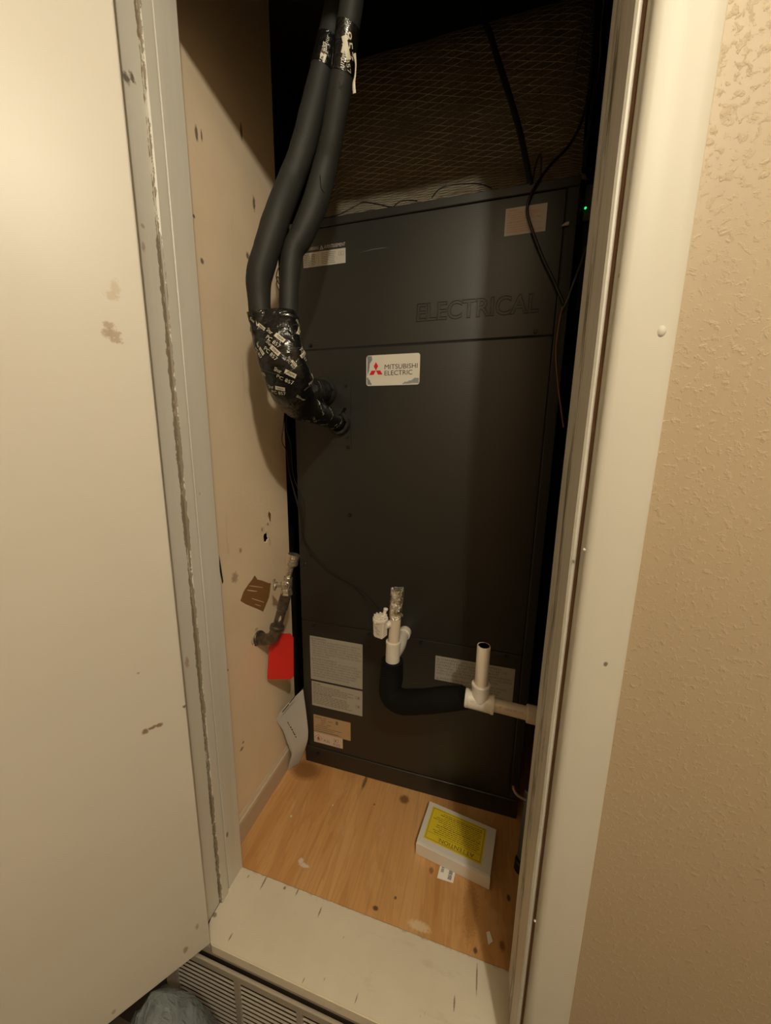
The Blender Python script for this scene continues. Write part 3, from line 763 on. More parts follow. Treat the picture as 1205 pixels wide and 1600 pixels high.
for i in range(13):
    if i in (0, 6): wl, hh = (.022 if i == 0 else .05), .0032
    else: wl, hh = random.uniform(.088, .130), .0022
    x = -.468
    while x < -.468 + wl:
        ww = random.uniform(.004, .013); rect_into(bm, (x, y_, zz), UX, UZ, ww, hh * .8); x += ww + .0022
    zz -= .0054
for (cx, cz) in ((-.330, .262), (-.330, .233)):
    for a, b, c_, d in ((0, 0, .013, .0008), (0, .008, .013, .0008), (0, 0, .0008, .0088), (.013, 0, .0008, .0088), (.006, .002, .005, .0045)): rect_into(bm, (cx + a, y_, cz + b), UX, UZ, c_, d)
obj('printing', bm, M_INKG, st)
st = sticker('nameplate', -.469, -.3465, .114, .1765, M_TANL, 'tan rating plate with small dark print')
bm = B(); zz = .168
for i, (segs) in enumerate(([(.002, .026), (.030, .042)], [(.022, .040), (.046, .060)], [(.024, .040)], [(.020, .034), (.042, .056)], [(.008, .046)], [(.002, .090)], [(.002, .066)], [(.002, .080)])):
    for a, b in segs: rect_into(bm, (-.467 + a, y_, zz), UX, UZ, b - a, .0020)
    zz -= .0068
rect_into(bm, (-.395, y_, .158), UX, UZ, .008, .012)
obj('printing', bm, M_INKG, st)
obj('print_frame', prism([(-.467, .1195), (-.377, .1195), (-.377, .1205), (-.467, .1205)], 1, y_, YU), M_INKG, st)
st = sticker('flammable_label', -.469, -.3725, .079, .1135, M_TANW, 'small pinkish label with a red diamond flame symbol', th=.0007)
bm = B(); c = Vector((-.4535, 0, .0965)); r = .0135
for k in range(4):
    a, b = PI / 2 * k, PI / 2 * (k + 1)
    f = lambda t_, rr: bm.verts.new((c.x + rr * math.cos(t_), YU - .0010, c.z + rr * math.sin(t_)))
    bm.faces.new((f(a, r), f(b, r), f(b, r * .86), f(a, r * .86)))
obj('hazard_diamond', bm, M_REDI, st)
bm = B(); fl = [(-.0045, -.004), (-.002, -.007), (.002, -.007), (.0045, -.004), (.004, .001), (.0022, .000), (.001, .007), (-.0025, .002), (-.0036, .0025)]
bm.faces.new([bm.verts.new((c.x + a, YU - .0010, c.z + b)) for a, b in fl])
rect_into(bm, (c.x - .0055, YU - .001, c.z - .0095), UX, UZ, .011, .001)
text_into(bm, 'A2L', (-.437, YU - .0010, .0875), UX, UZ, .024, .0095, 3)
for a, b, c_, d in ((.0, .0, .014, .0008), (0, .010, .014, .0008), (.0, .0, .0008, .010), (.014, 0, .0008, .011), (.004, .002, .004, .006)): rect_into(bm, (-.402 + a, YU - .001, .096 + b), UX, UZ, c_, d)
text_into(bm, 'R32', (-.403, YU - .0010, .0835), UX, UZ, .022, .0085, 3)
obj('printing', bm, M_INKG, st)
# lower right label: a tall one right, a lower left wing
st = obj('refrigerant_warning_label', prism([(-.102, .4465), (-.102, .376), (-.026, .376), (-.026, .338), (.099, .338), (.099, .4465)][::-1], 1, YU - .0005, YU + .0001), M_STKG, AH, label='grey label with a warning on flammable refrigerant')
bm = B(); tri_sign(bm, -.0985, .4355, .0078, y_); text_into(bm, 'WARNING', (-.0885, y_, .4360), UX, UZ, .046, .0066); text_into(bm, '- RISK OF FIRE. FLAMMABLE', (-.038, y_, .4362), UX, UZ, .105, .0056)
for i, (s_, w_) in enumerate((('FLAMMABLE REFRIGERANT USED. TO BE USE', .178), ('REPAIRED ONLY BY TRAINED SERVICE', .158), ('PERSONNEL. DO NOT PUNCTURE REFRIGERANT', .190), ('TUBING. DISPOSE OF PROPERLY IN ACCORDANCE', .192), ('WITH FEDERAL OR LOCAL REGULATIONS.', .160))): text_into(bm, s_, (-.098, y_, .4275 - i * .0084), UX, UZ, w_, .0060)
tri_sign(bm, -.0985, .3788, .0078, y_); text_into(bm, 'AVERTISSEMENT', (-.0885, y_, .3795), UX, UZ, .078, .0066)
for i, (s_, w_) in enumerate((('L\'ATMOSPHERE', .052), ('DOIT ETRE', .040), ('ENLEVER', .034), ('CONFORMEMENT', .050), ('REGLEMENT', .054))): text_into(bm, s_, (.030, y_, .3795 - i * .0088), UX, UZ, w_, .0060)
for i, (s_, w_) in enumerate((('REPARER', .045), ('PERCER', .040), ('ELIMINER', .045))): text_into(bm, s_, (-.022, y_, .3705 - i * .0088), UX, UZ, w_, .0060)
obj('printing', bm, M_INKG, st)

# ============================================================ PLENUM WITH FOIL SCRIM FACING
bm = B(); uvl = None
prof = [(.886, 1.518), (.905, 1.536), (.930, 1.562), (.952, 1.586), (.972, 1.614), (.986, 1.650), (.994, 1.70), (.996, 1.77), (1.0, 1.84), (1.005, 1.90), (1.03, 1.945), (1.09, 1.96)]
PS = spline([(0, a, b) for a, b in prof], 6)
lens = [0]
for i in range(1, len(PS)): lens.append(lens[-1] + (PS[i] - PS[i - 1]).length)
nx = 60; grid = []
for i, p in enumerate(PS):
    row = []
    for j in range(nx + 1):
        x = -.455 + .608 * j / nx
        n_ = noise.fractal(Vector((x * 9, p.y * 9, p.z * 9)), 1, 2, 3)
        fade = 1.0 if p.z > 1.53 else .3
        edge = max(0, abs(x + .145) - .27) / .04
        row.append(bm.verts.new((x, p.y + n_ * .006 * fade + edge * .02, p.z + n_ * .003 * fade + .004)))
    grid.append(row)
uv = bm.loops.layers.uv.new('UVMap')
for i in range(len(PS) - 1):
    for j in range(nx):
        f = bm.faces.new((grid[i][j], grid[i][j + 1], grid[i + 1][j + 1], grid[i + 1][j]))
        for l, (a, b) in zip(f.loops, ((i, j), (i, j + 1), (i + 1, j + 1), (i + 1, j))): l[uv].uv = (b / nx, lens[a])
PN = empty('supply_plenum', (-.145, 1.1, 1.52), 'foil faced insulated plenum with diamond scrim above the air handler', 'duct')
obj('foil_facing', bm, M_FSK, PN, smooth=True)
obj('duct_body', boxm(-.45, .15, 1.05, 1.38, 1.517, 2.115), M_CABD, PN)
# crumpled foil flap at the right corner
def crumple(pts_grid, seed, amp):
    bm = B(); R = []
    for i, row in enumerate(pts_grid): R.append([bm.verts.new(Vector(p) + Vector((noise.noise(Vector(p) * 60 + Vector((seed, 0, 0))), noise.noise(Vector(p) * 60 + Vector((0, seed, 0))), noise.noise(Vector(p) * 60 + Vector((0, 0, seed))))) * amp) for p in row])
    for i in range(len(R) - 1):
        for j in range(len(R[0]) - 1): bm.faces.new((R[i][j], R[i][j + 1], R[i + 1][j + 1], R[i + 1][j]))
    return bm
a, b = Vector((.100, .90, 1.522)), Vector((.148, .96, 1.592))
g_ = [[a.lerp(b, u / 8) + Vector((.004 * v, .010 * v, .0035 * v - .002)) for v in range(4)] for u in range(9)]
obj('foil_flap', crumple(g_, 3, .005), M_FOILT, PN, smooth=True)
# shiny scraps at the left wall's rear edge
fs = empty('foil_scrap', (-.50, .90, 1.516), 'small crumpled scraps of foil at the upper left corner of the cabinet', 'foil')
for i, (c, r) in enumerate((((-.487, .90, 1.523), .010), ((-.465, .905, 1.524), .007))):
    bm = B(); bmesh.ops.create_icosphere(bm, subdivisions=3, radius=1)
    for v in bm.verts:
        k = 1 + noise.noise(v.co * 3 + Vector((i * 5, 0, 0))) * .6
        v.co = Vector((v.co.x * r * k, v.co.y * r * k, max(v.co.z * r * .7 * k, -.006))) + Vector(c)
    obj('foil_crumple', bm, M_FOILT, fs)

# ============================================================ REFRIGERANT LINES
LS = empty('refrigerant_line_set', (-.40, .70, 1.10), 'two thick black insulated refrigerant pipes bound with printed tape, curving down into the cabinet', 'pipe')
LP = [(-0.2681, 0.6597, 1.7462), (-0.2804, 0.6620, 1.6959), (-0.3000, 0.6581, 1.6242), (-0.3148, 0.6557, 1.5801), (-0.3409, 0.6437, 1.4884), (-0.3593, 0.6389, 1.4478), (-0.3735, 0.6195, 1.3917), (-0.3904, 0.6063, 1.3337), (-0.4059, 0.5997, 1.2857), (-0.4086, 0.5995, 1.2563), (-0.4078, 0.5997, 1.2189), (-0.4072, 0.6066, 1.1997)]
LR = [19, 19, 19.5, 20, 20.5, 21, 22, 22, 22, 20, 18.5, 18.5]
RP = [(-0.2373, 0.6287, 1.7062), (-0.2406, 0.6213, 1.6474), (-0.2514, 0.6271, 1.6118), (-0.2637, 0.6368, 1.5718), (-0.2894, 0.6536, 1.5070), (-0.3094, 0.6629, 1.4651), (-0.3252, 0.6539, 1.4106), (-0.3466, 0.6442, 1.3605), (-0.3603, 0.6375, 1.3357), (-0.3652, 0.6322, 1.2948), (-0.3670, 0.6277, 1.2482), (-0.3659, 0.6253, 1.2077)]
RR = [17.5, 17.5, 17.5, 18, 19, 21, 21.5, 20.5, 19, 17.5, 17, 17]
def foam(pp, rr, seed):
    up = Vector(pp[0]) + (Vector(pp[0]) - Vector(pp[1])).normalized() * .05
    top = [Vector((up.x + .03, up.y + .12, 2.11)), up]
    P_ = [tuple(v) for v in top] + pp; R_ = [rr[0], rr[0]] + rr
    path = spline(P_, 8); rad = [r * .001 for r in spl(R_, 8)]
    return loft(B(), path, rad, hint=(1, 0, 0), seg=28, disp=lambda i, th, p: .035 * noise.noise(Vector((p.x * 30 + th, p.z * 40, seed))) - .02 * max(0, 1 - abs(noise.noise(Vector((seed, p.z * 25, 0)))) * 14))
pl_l = obj('insulated_pipe', foam(LP, LR, 2), M_FOAM, LS, smooth=True, label='left insulated pipe')
pl_r = obj('insulated_pipe', foam(RP, RR, 5), M_FOAM, LS, smooth=True, label='right insulated pipe')
for (p, q, par) in (((-0.3021, 0.6381, 1.4419), (-0.2926, 0.6398, 1.4208), pl_r), ((-0.2926, 0.6398, 1.4208), (-0.2835, 0.6456, 1.4209), pl_r)):
    pass

def wrink(amp, fr, tw, seed):
    def d(i, th, p):
        u = (i * fr + th * tw) % 1.0
        return amp * (u - .5) + amp * .8 * noise.noise(Vector((math.cos(th) * 2 + seed, math.sin(th) * 2, i * .25)))
    return d
bm = B()
BP = [(-0.3881, 0.6117, 1.2244), (-0.3859, 0.6089, 1.2075), (-0.3797, 0.6055, 1.1816), (-0.3715, 0.6067, 1.1490), (-0.3677, 0.6179, 1.1201), (-0.3702, 0.6388, 1.0958), (-0.3777, 0.6805, 1.0765), (-0.3867, 0.7298, 1.0710)]
RA = [.043, .0455, .0445, .044, .0445, .042, .036, .026]
RB = [.020, .023, .027, .032, .034, .034, .032, .026]
path = spline(BP, 8)
loft(bm, path, spl(RA, 8), spl(RB, 8), hint=(1, .15, .12), seg=40, disp=wrink(.05, .115, .32, 1))
p2 = spline([(-0.3682, 0.6448, 1.0965), (-0.3845, 0.7163, 1.1066), (-0.4000, 0.7883, 1.1182), (-0.4105, 0.8506, 1.1271), (-0.4126, 0.8660, 1.1292)], 8)
loft(bm, p2, spl([.026, .029, .028, .026, .024], 8), hint=(0, 0, 1), seg=28, disp=wrink(.09, .16, .5, 4))
p3 = spline([(-0.3750, 0.6704, 1.0754), (-0.3764, 0.7219, 1.0702), (-0.3775, 0.7735, 1.0650), (-0.3766, 0.8200, 1.0582), (-0.3721, 0.8517, 1.0510), (-0.3731, 0.8660, 1.0487)], 8)
loft(bm, p3, spl([.026, .026, .025, .022, .0195, .019], 8), hint=(0, 0, 1), seg=28, disp=wrink(.10, .18, .5, 7))
# cuffs of tape round each pipe above the bundle
for PP, s_ in ((LP, 3), (RP, 6)):
    q = spline(PP[8:], 5); loft(bm, q, [.0202] * len(q), hint=(1, 0, 0), seg=28, disp=wrink(.05, .3, .4, s_)) if False else None
for (pa, pb, ra) in (((-0.4089, 0.5977, 1.2268), (-0.4068, 0.6056, 1.1940), .0205), ((-0.3667, 0.6269, 1.2276), (-0.3651, 0.6232, 1.1962), .0188)):
    q = spline([pa, tuple((Vector(pa) + Vector(pb)) / 2), pb], 6); loft(bm, q, ra, hint=(1, 0, 0), seg=28, disp=wrink(.06, .2, .4, 2))
bm.normal_update(); bvh = BVHTree.FromBMesh(bm)
TW = obj('tape_wrap', bm, M_TAPE, LS, smooth=True, label='glossy black tape with pale lettering')
# tape patches higher up the pipes
BANDS = []
for PP, RR_, i0, s_ in ((RP, RR, 2, 5), (LP, LR, 2, 8)):
    pa, pb = Vector(PP[i0]), Vector(PP[i0 + 1])
    if PP is RP: pa = pa.lerp(Vector(PP[1]), .35)
    else: pb = pa.lerp(pb, .55); pa = pa.lerp(Vector(PP[1]), .25)
    seg_ = [v for v in spline(PP, 8) if min(pa.z, pb.z) <= v.z <= max(pa.z, pb.z)]
    bt = loft(B(), seg_, (RR_[i0] + .9) * .001, hint=(1, 0, 0), seg=28, disp=wrink(.03, .2, .4, s_))
    bt.normal_update(); bv_ = BVHTree.FromBMesh(bt)
    BANDS.append((bv_, obj('tape_band', bt, M_TAPE, LS, smooth=True, label='tape band round the %s pipe near the top' % ('right' if PP is RP else 'left'))))

def wrap_text(out, tree, at_, s_, ang, h_, w_=None, block=False, off=.0007):
    """prints lettering onto the curved tape: laid in the tangent plane at the point nearest at_, dropped along the normal"""
    loc, nrm, _, _ = tree.find_nearest(Vector(at_))
    view = Vector((0.25, -1, -.1)).normalized()
    if nrm.dot(view) < 0: nrm = -nrm
    right = Vector((0, 0, 1)).cross(nrm) * 1.0
    right = -right if right.x < 0 else right
    right.normalize(); up = nrm.cross(right) 
    if up.z < 0: up = -up
    a = math.radians(ang); ux = right * math.cos(a) + up * math.sin(a); uy = -right * math.sin(a) + up * math.cos(a)
    tb = B()
    if block:
        n1, n2 = 10, 4; ww, hh = w_, h_
        R_ = [[tb.verts.new(loc + ux * (ww * (i / n1 - .5)) + uy * (hh * (j / n2 - .5))) for j in range(n2 + 1)] for i in range(n1 + 1)]
        for i in range(n1):
            for j in range(n2): tb.faces.new((R_[i][j], R_[i + 1][j], R_[i + 1][j + 1], R_[i][j + 1]))
    else:
        text_into(tb, s_, loc, ux, uy, w_, h_, 2)
        if tb.verts:
            cx = sum((v.co for v in tb.verts), Vector()) / len(tb.verts)
            for v in tb.verts: v.co += loc - cx
        bmesh.ops.triangulate(tb, faces=tb.faces[:])
    for v in tb.verts:
        hit = tree.ray_cast(v.co + nrm * .03, -nrm, .07)
        v.co = hit[0] + hit[1] * off * (1 if hit[1].dot(nrm) > 0 else -1) if hit[0] is not None else v.co - nrm * .01
    merge(out, tb)
pb_ = B(); pk_ = B()
def tape_logo(px3, ang, k=1.0, name='PC 857'):
    loc = Vector(px3); a = math.radians(ang)
    d = lambda u, v: tuple(loc + Vector((u * math.cos(a) - v * math.sin(a), 0, u * math.sin(a) + v * math.cos(a))))
    wrap_text(pb_, bvh, loc, name, ang, .0068 * k, .030 * k)
    wrap_text(pb_, bvh, d(.0045 * k, .0098 * k), '', ang, .0075 * k, .020 * k, block=True)
    wrap_text(pk_, bvh, d(.0045 * k, .0098 * k), 'tape', ang, .0048 * k, .013 * k, off=.0012)
    wrap_text(pb_, bvh, d(-.0125 * k, .0100 * k), 'Shur', ang, .0068 * k, .013 * k)
for (p, an, k) in (((-0.3741, 0.5938, 1.1676), -38, 1.0), ((-0.3751, 0.5899, 1.1498), -42, 1.0), ((-0.3597, 0.5978, 1.1141), -22, 1.0), ((-0.3993, 0.5839, 1.1539), -55, .75), ((-0.3368, 0.6100, 1.1960), -48, .8), ((-0.3240, 0.6046, 1.1506), -50, .75),
                  ((-0.3284, 0.6276, 1.1125), 40, .65), ((-0.3760, 0.5991, 1.0905), -12, .9), ((-0.4064, 0.5900, 1.1949), -35, .7), ((-0.3555, 0.6030, 1.1345), -48, .6), ((-0.3917, 0.6012, 1.1235), -30, .5)):
    tape_logo(p, an, k)
for (p, an, k, s_) in (((-0.3755, 0.7616, 1.1085), -75, .8, 'PC 857'), ((-0.3673, 0.7170, 1.0854), 40, .8, 'PC 857'), ((-0.3693, 0.7105, 1.0559), 10, .9, 'PC 857'), ((-0.3636, 0.7781, 1.0681), -45, .8, 'PC 857'), ((-0.3704, 0.8361, 1.0501), 60, .8, 'PC 857'), ((-0.3811, 0.8287, 1.0281), 15, .7, 'PC 857'), ((-0.3706, 0.6873, 1.0477), 15, .8, 'PC 857'), ((-0.3423, 0.6173, 1.0808), -20, .7, 'Shur'), ((-0.3623, 0.7483, 1.1292), -65, .7, 'Shur'), ((-0.3571, 0.7167, 1.0695), 35, .8, 'PC 857'), ((-0.3530, 0.7791, 1.0581), -50, .7, 'Shur'), ((-0.3670, 0.7705, 1.0347), 20, .7, 'Shur')):
    wrap_text(pb_, bvh, p, s_, an, .0065 * k, .028 * k); 
for (p, w_, an) in (((-0.3706, 0.7385, 1.0919), .010, 50), ((-0.3613, 0.8017, 1.0773), .008, -30), ((-0.3723, 0.7070, 1.0424), .012, 5), ((-0.3567, 0.8162, 1.0369), .008, 60)): wrap_text(pb_, bvh, p, '', an, .003, w_, block=True)
obj('tape_lettering', pb_, M_TPRINT, TW); obj('dark_lettering', pk_, M_INK, TW)
# thin folds of the tape as raised edges
fb = B()
def fold(pts, tree, r=.0006):
    P_ = []
    for v in spline(pts, 8):
        h_ = tree.find_nearest(v); P_.append(h_[0] + h_[1] * .0004)
    loft(fb, P_, r, seg=6)
for pts in ([(-0.4205, 0.5857, 1.1936), (-0.3769, 0.5767, 1.1922), (-0.3456, 0.5866, 1.1970), (-0.3386, 0.6115, 1.2060)], [(-0.4178, 0.5850, 1.1859), (-0.3807, 0.5713, 1.1706), (-0.3664, 0.5737, 1.1622)], [(-0.3495, 0.5784, 1.1614), (-0.3347, 0.5822, 1.1595), (-0.3293, 0.6060, 1.1650)],
            [(-0.3995, 0.5897, 1.1305), (-0.3724, 0.5733, 1.1157), (-0.3510, 0.5797, 1.1171), (-0.3401, 0.6075, 1.1347)], [(-0.3434, 0.6205, 1.0983), (-0.3324, 0.6246, 1.1031), (-0.3311, 0.6480, 1.1124)], [(-0.3814, 0.6858, 1.0554), (-0.3700, 0.6857, 1.0386), (-0.3576, 0.7102, 1.0373), (-0.3593, 0.7550, 1.0522)],
            [(-0.3755, 0.7658, 1.1296), (-0.3687, 0.7735, 1.1057), (-0.3676, 0.7568, 1.0733), (-0.3727, 0.7198, 1.0539)]):
    fold(pts, bvh)
obj('tape_fold', fb, plain('tape_fold_sheen', (.05, .048, .04), .2), TW, smooth=True)
# print on the upper bands
for (bv_, bo_), words_, blocks_ in ((BANDS[0], (((-0.2311, 0.6016, 1.5875), -72, '857', .010, .028), ((-0.2362, 0.5965, 1.5691), -66, 'PC 857', .006, .030), ((-0.2425, 0.5895, 1.5433), 70, 'PC 857', .008, .030), ((-0.2475, 0.5895, 1.5505), 78, 'Shur', .008, .018), ((-0.2426, 0.5950, 1.5708), 66, 'tape', .007, .018)),
                                                (((-0.2369, 0.5984, 1.5801), -70, .007, .024), ((-0.2444, 0.5972, 1.5845), 68, .004, .020))),
                                    (BANDS[1], (((-0.2930, 0.6312, 1.6122), 74, 'PC 857', .007, .022), ((-0.2880, 0.6350, 1.6242), 70, 'Shur', .006, .016)), (((-0.2986, 0.6235, 1.5815), 60, .006, .010),))):
    pb_ = B()
    for (p, an, s_, h_, w_) in words_: wrap_text(pb_, bv_, p, s_, an, h_, w_)
    for (p, an, h_, w_) in blocks_: wrap_text(pb_, bv_, p, '', an, h_, w_, block=True)
    obj('tape_lettering', pb_, M_TPRINT, bo_)
bm = loft(B(), spline([(-0.2383, 0.6255, 1.5850), (-0.2354, 0.6233, 1.5697), (-0.2364, 0.6233, 1.5554), (-0.2392, 0.6250, 1.5468), (-0.2386, 0.6261, 1.5351)], 5), spl([.0022, .0012, .0012, .0022, .0026], 5), spl([.0006] * 5, 5), seg=8, hint=(1, 0, 0))
obj('tape_tail', bm, M_TPRINT, LS, smooth=True, label='twisted loose end of tape')
# little splits in the foam
bm = B()
for pts in ([(-0.3050, 0.6369, 1.4453), (-0.3005, 0.6366, 1.4267), (-0.2873, 0.6409, 1.4188)],):
    P_ = []
    tr = BVHTree.FromPolygons([v.co.copy() for v in pl_r.data.vertices], [list(p.vertices) for p in pl_r.data.polygons])
    for v in spline(pts, 4): h_ = tr.find_nearest(v); P_.append(h_[0])
    loft(bm, P_, .0011, seg=6)
obj('foam_split', bm, M_SEAM, pl_r)

# ============================================================ CABLES
def cable(name, pts, r, mat, label, cat='cable', n=8, group=None):
    o = obj(name, tube(pts, r, 10, n), mat, smooth=True); return tag(o, label, cat, group)
cable('power_cable', [(-.09, .88, 2.12), (-0.0752, 0.9000, 1.8778), (-0.0502, 0.8950, 1.7956), (-0.0175, 0.8900, 1.7108), (0.0143, 0.8850, 1.6257), (0.0321, 0.8780, 1.5632), (0.0455, 0.8720, 1.5108)], .0058, M_BLACKC, 'thick black cable hanging down behind the foil duct onto the cabinet top')
cable('zip_tie', [(0.0481, 0.8860, 1.5255), (0.0506, 0.8840, 1.5507), (0.0570, 0.8820, 1.5703), (0.0614, 0.8820, 1.5608), (0.0623, 0.8840, 1.5399), (0.0639, 0.8860, 1.5252)], .0019, M_BLACKC, 'small black zip tie loop standing up on the cabinet top edge', 'zip tie')
cable('sensor_cable', [(.10, .91, 2.12), (0.1344, 0.9000, 1.8141), (0.1382, 0.8950, 1.7216), (0.1341, 0.8900, 1.6377), (0.1141, 0.8850, 1.5836), (0.0807, 0.8780, 1.5484), (0.0595, 0.8630, 1.5153), (0.0449, 0.8580, 1.4872), (0.0413, 0.8600, 1.4621), (0.0540, 0.8620, 1.4274), (0.0779, 0.8630, 1.3765), (0.1038, 0.8620, 1.3288), (0.1261, 0.8640, 1.2872)], .0029, M_BLACKC, 'black cable looping over the cabinet edge and across the red lettered label')
cable('vertical_cable', [(.135, .93, 2.12), (0.1457, 0.9300, 1.8395), (0.1528, 0.9300, 1.7271), (0.1508, 0.9300, 1.6427), (0.1477, 0.9300, 1.5636), (0.1464, 0.9300, 1.4970), (0.1480, 0.9300, 1.4590)], .0034, M_BLACKC, 'black cable hanging in the dark right corner beside the foil duct')
cable('thin_grey_wire', [(.11, .97, 2.12), (0.1408, 0.9600, 1.8609), (0.1232, 0.9550, 1.8123), (0.1194, 0.9550, 1.7816), (0.1152, 0.9550, 1.7536), (0.0970, 0.9700, 1.7588)], .0013, M_GREYC, 'thin grey wire dangling at the upper right above the duct', 'wire')
cable('thin_dark_wire', [(.16, .97, 2.12), (0.1587, 0.9600, 1.8237), (0.1616, 0.9550, 1.7667), (0.1564, 0.9500, 1.6671), (0.1475, 0.9500, 1.6072)], .0015, M_GREYC, 'thin dark wire in the top right corner by the door frame', 'wire')
cable('grey_branch_wire', [(0.1629, 0.9000, 1.4034), (0.1539, 0.8850, 1.3684), (0.1406, 0.8720, 1.3233), (0.1316, 0.8640, 1.2915), (0.1246, 0.8620, 1.2746)], .0020, M_GREYC, 'grey wire running down from the right to meet the black cable', 'wire')
cable('brown_wire', [(0.1244, 0.8640, 1.2801), (0.1210, 0.8620, 1.2494), (0.1196, 0.8610, 1.1999), (0.1276, 0.8610, 1.1425), (0.1414, 0.8610, 1.0772), (0.1501, 0.8610, 1.0399)], .0019, M_COPPER, 'brown wire hanging down the right edge of the cabinet', 'wire')
cable('thermostat_wire', [(-0.4122, 0.8740, 1.5192), (-0.3707, 0.8720, 1.5203), (-0.3342, 0.8800, 1.5363), (-0.3153, 0.8840, 1.5435), (-0.2801, 0.8800, 1.5323), (-0.2453, 0.8740, 1.5189), (-0.2289, 0.8840, 1.5321), (-0.2070, 0.8840, 1.5314), (-0.1883, 0.8780, 1.5240)], .0012, M_BLACKC, 'thin black wire lying in low waves along the left of the cabinet top', 'wire')
cable('twin_black_wire', [(-0.1552, 0.8740, 1.5229), (-0.1419, 0.8820, 1.5411), (-0.1172, 0.8900, 1.5504), (-0.0765, 0.8900, 1.5464), (-0.0535, 0.8850, 1.5386), (-0.0318, 0.8760, 1.5229)], .0012, M_BLACKC, 'thin black wire bowed over the middle of the cabinet top', 'wire')
# wires on the left edge of the cabinet
tag(obj('float_switch_wire', tube([(-0.5193, 0.8620, 0.9200), (-0.5058, 0.8620, 0.8646), (-0.4914, 0.8640, 0.8027), (-0.4873, 0.8640, 0.7483), (-0.4773, 0.8660, 0.7209), (-0.4618, 0.8655, 0.6965), (-0.4349, 0.8655, 0.6694), (-0.4118, 0.8655, 0.6476), (-0.3675, 0.8650, 0.6306), (-0.3335, 0.8600, 0.6200), (-0.3021, 0.8500, 0.6079), (-0.2651, 0.8200, 0.5989), (-0.2385, 0.7900, 0.5956)], .0014, 8, 6), M_BLACKC, smooth=True), 'thin black wire crossing the dark panel down to the white float switch', 'wire')
tag(obj('loose_wire', tube([(-0.5216, 0.8550, 1.0840), (-0.5278, 0.8560, 1.0433), (-0.5348, 0.8580, 1.0017), (-0.5224, 0.8580, 0.9749), (-0.5181, 0.8600, 0.9202), (-0.4986, 0.8620, 0.8473), (-0.4846, 0.8645, 0.7795), (-0.4925, 0.8645, 0.7199)], .0011, 8, 6), M_BLACKC, smooth=True), 'thin black wire hanging below the taped pipes along the cabinet edge', 'wire')
tag(obj('loose_wire', tube([(-0.5134, 0.8530, 1.0708), (-0.5198, 0.8550, 1.0383), (-0.5127, 0.8570, 1.0086), (-0.5079, 0.8570, 0.9853), (-0.5049, 0.8600, 0.9086), (-0.4746, 0.8600, 0.8313), (-0.4799, 0.8580, 0.7504), (-0.4736, 0.8590, 0.7176)], .0010, 8, 6), M_BLACKC, smooth=True), 'second thin black wire twisting down the left cabinet edge, nearer the panel', 'wire')
tag(obj('looped_wire', tube([(-0.5166, 0.8600, 1.4313), (-0.5286, 0.8580, 1.4148), (-0.5331, 0.8580, 1.3954), (-0.5196, 0.8580, 1.3769), (-0.5287, 0.8570, 1.4002), (-0.5314, 0.8570, 1.3805), (-0.5218, 0.8600, 1.3576), (-0.5130, 0.8620, 1.3386)], .0011, 8, 6), M_BLACKC, smooth=True), 'thin black wire coiled behind the two insulated pipes', 'wire')
wc = tag(obj('wire_clip', disc(B(), (-0.4851, 0.8695, 0.6588), (0, -1, 0), .008, .004, 12), M_CABD), 'small dark round wire clip on the left of the cabinet', 'clip')

# control box with a green lamp in the right hand gap
CB = empty('control_box', (.19, 1.04, 1.35), 'dark control box with a small green lamp in the gap right of the cabinet', 'control box')
obj('housing', boxm(.162, .214, .955, 1.16, 1.30, 1.475, .003), M_CABD, CB)
g0 = (0.1599, 0.9550, 1.5018)
obj('circuit_board', boxm(.160, .214, .953, 1.10, 1.477, 1.545, .002), M_BOARD, CB)
bm = B(); bmesh.ops.create_icosphere(bm, subdivisions=2, radius=.0022); bmesh.ops.translate(bm, vec=(0.1627, 0.9500, 1.4998), verts=bm.verts)
obj('indicator_lamp', bm, M_LED, CB, label='glowing green lamp')
bm = B(); cyl(bm, (0.1628, 0.9505, 1.5001), (0.1669, 0.9580, 1.5012), .003, 10); obj('lamp_socket', bm, M_BOARD, CB)
obj('wall_bracket', boxm(.205, .2155, 1.0, 1.12, 1.28, 1.56, .001), M_CABD, CB)
bm = B(); cc = [(0.1129, 0.9000, 1.4482), (0.1245, 0.9000, 1.4525), (0.1263, 0.9000, 1.4464), (0.1156, 0.9000, 1.4455)]
o = obj('wire_nut', tube([(0.1101, 0.8680, 1.4321), (0.1157, 0.8680, 1.4336), (0.1216, 0.8690, 1.4345)], [.002, .003, .0035], 8, 1) if False else loft(B(), [(0.1085, 0.8640, 1.4292), (0.1152, 0.8640, 1.4316), (0.1209, 0.8640, 1.4320)], [.0008, .0032, .0036], hint=(0, 0, 1), seg=8), M_STKG, smooth=True)
tag(o, 'small pale wire tip at the right edge of the cabinet', 'wire')

# ============================================================ CONDENSATE DRAIN
DR = empty('condensate_drain', (.0, .75, .45), 'white and cream plastic drain piping with two open standpipes and a black foam elbow', 'drain pipe')
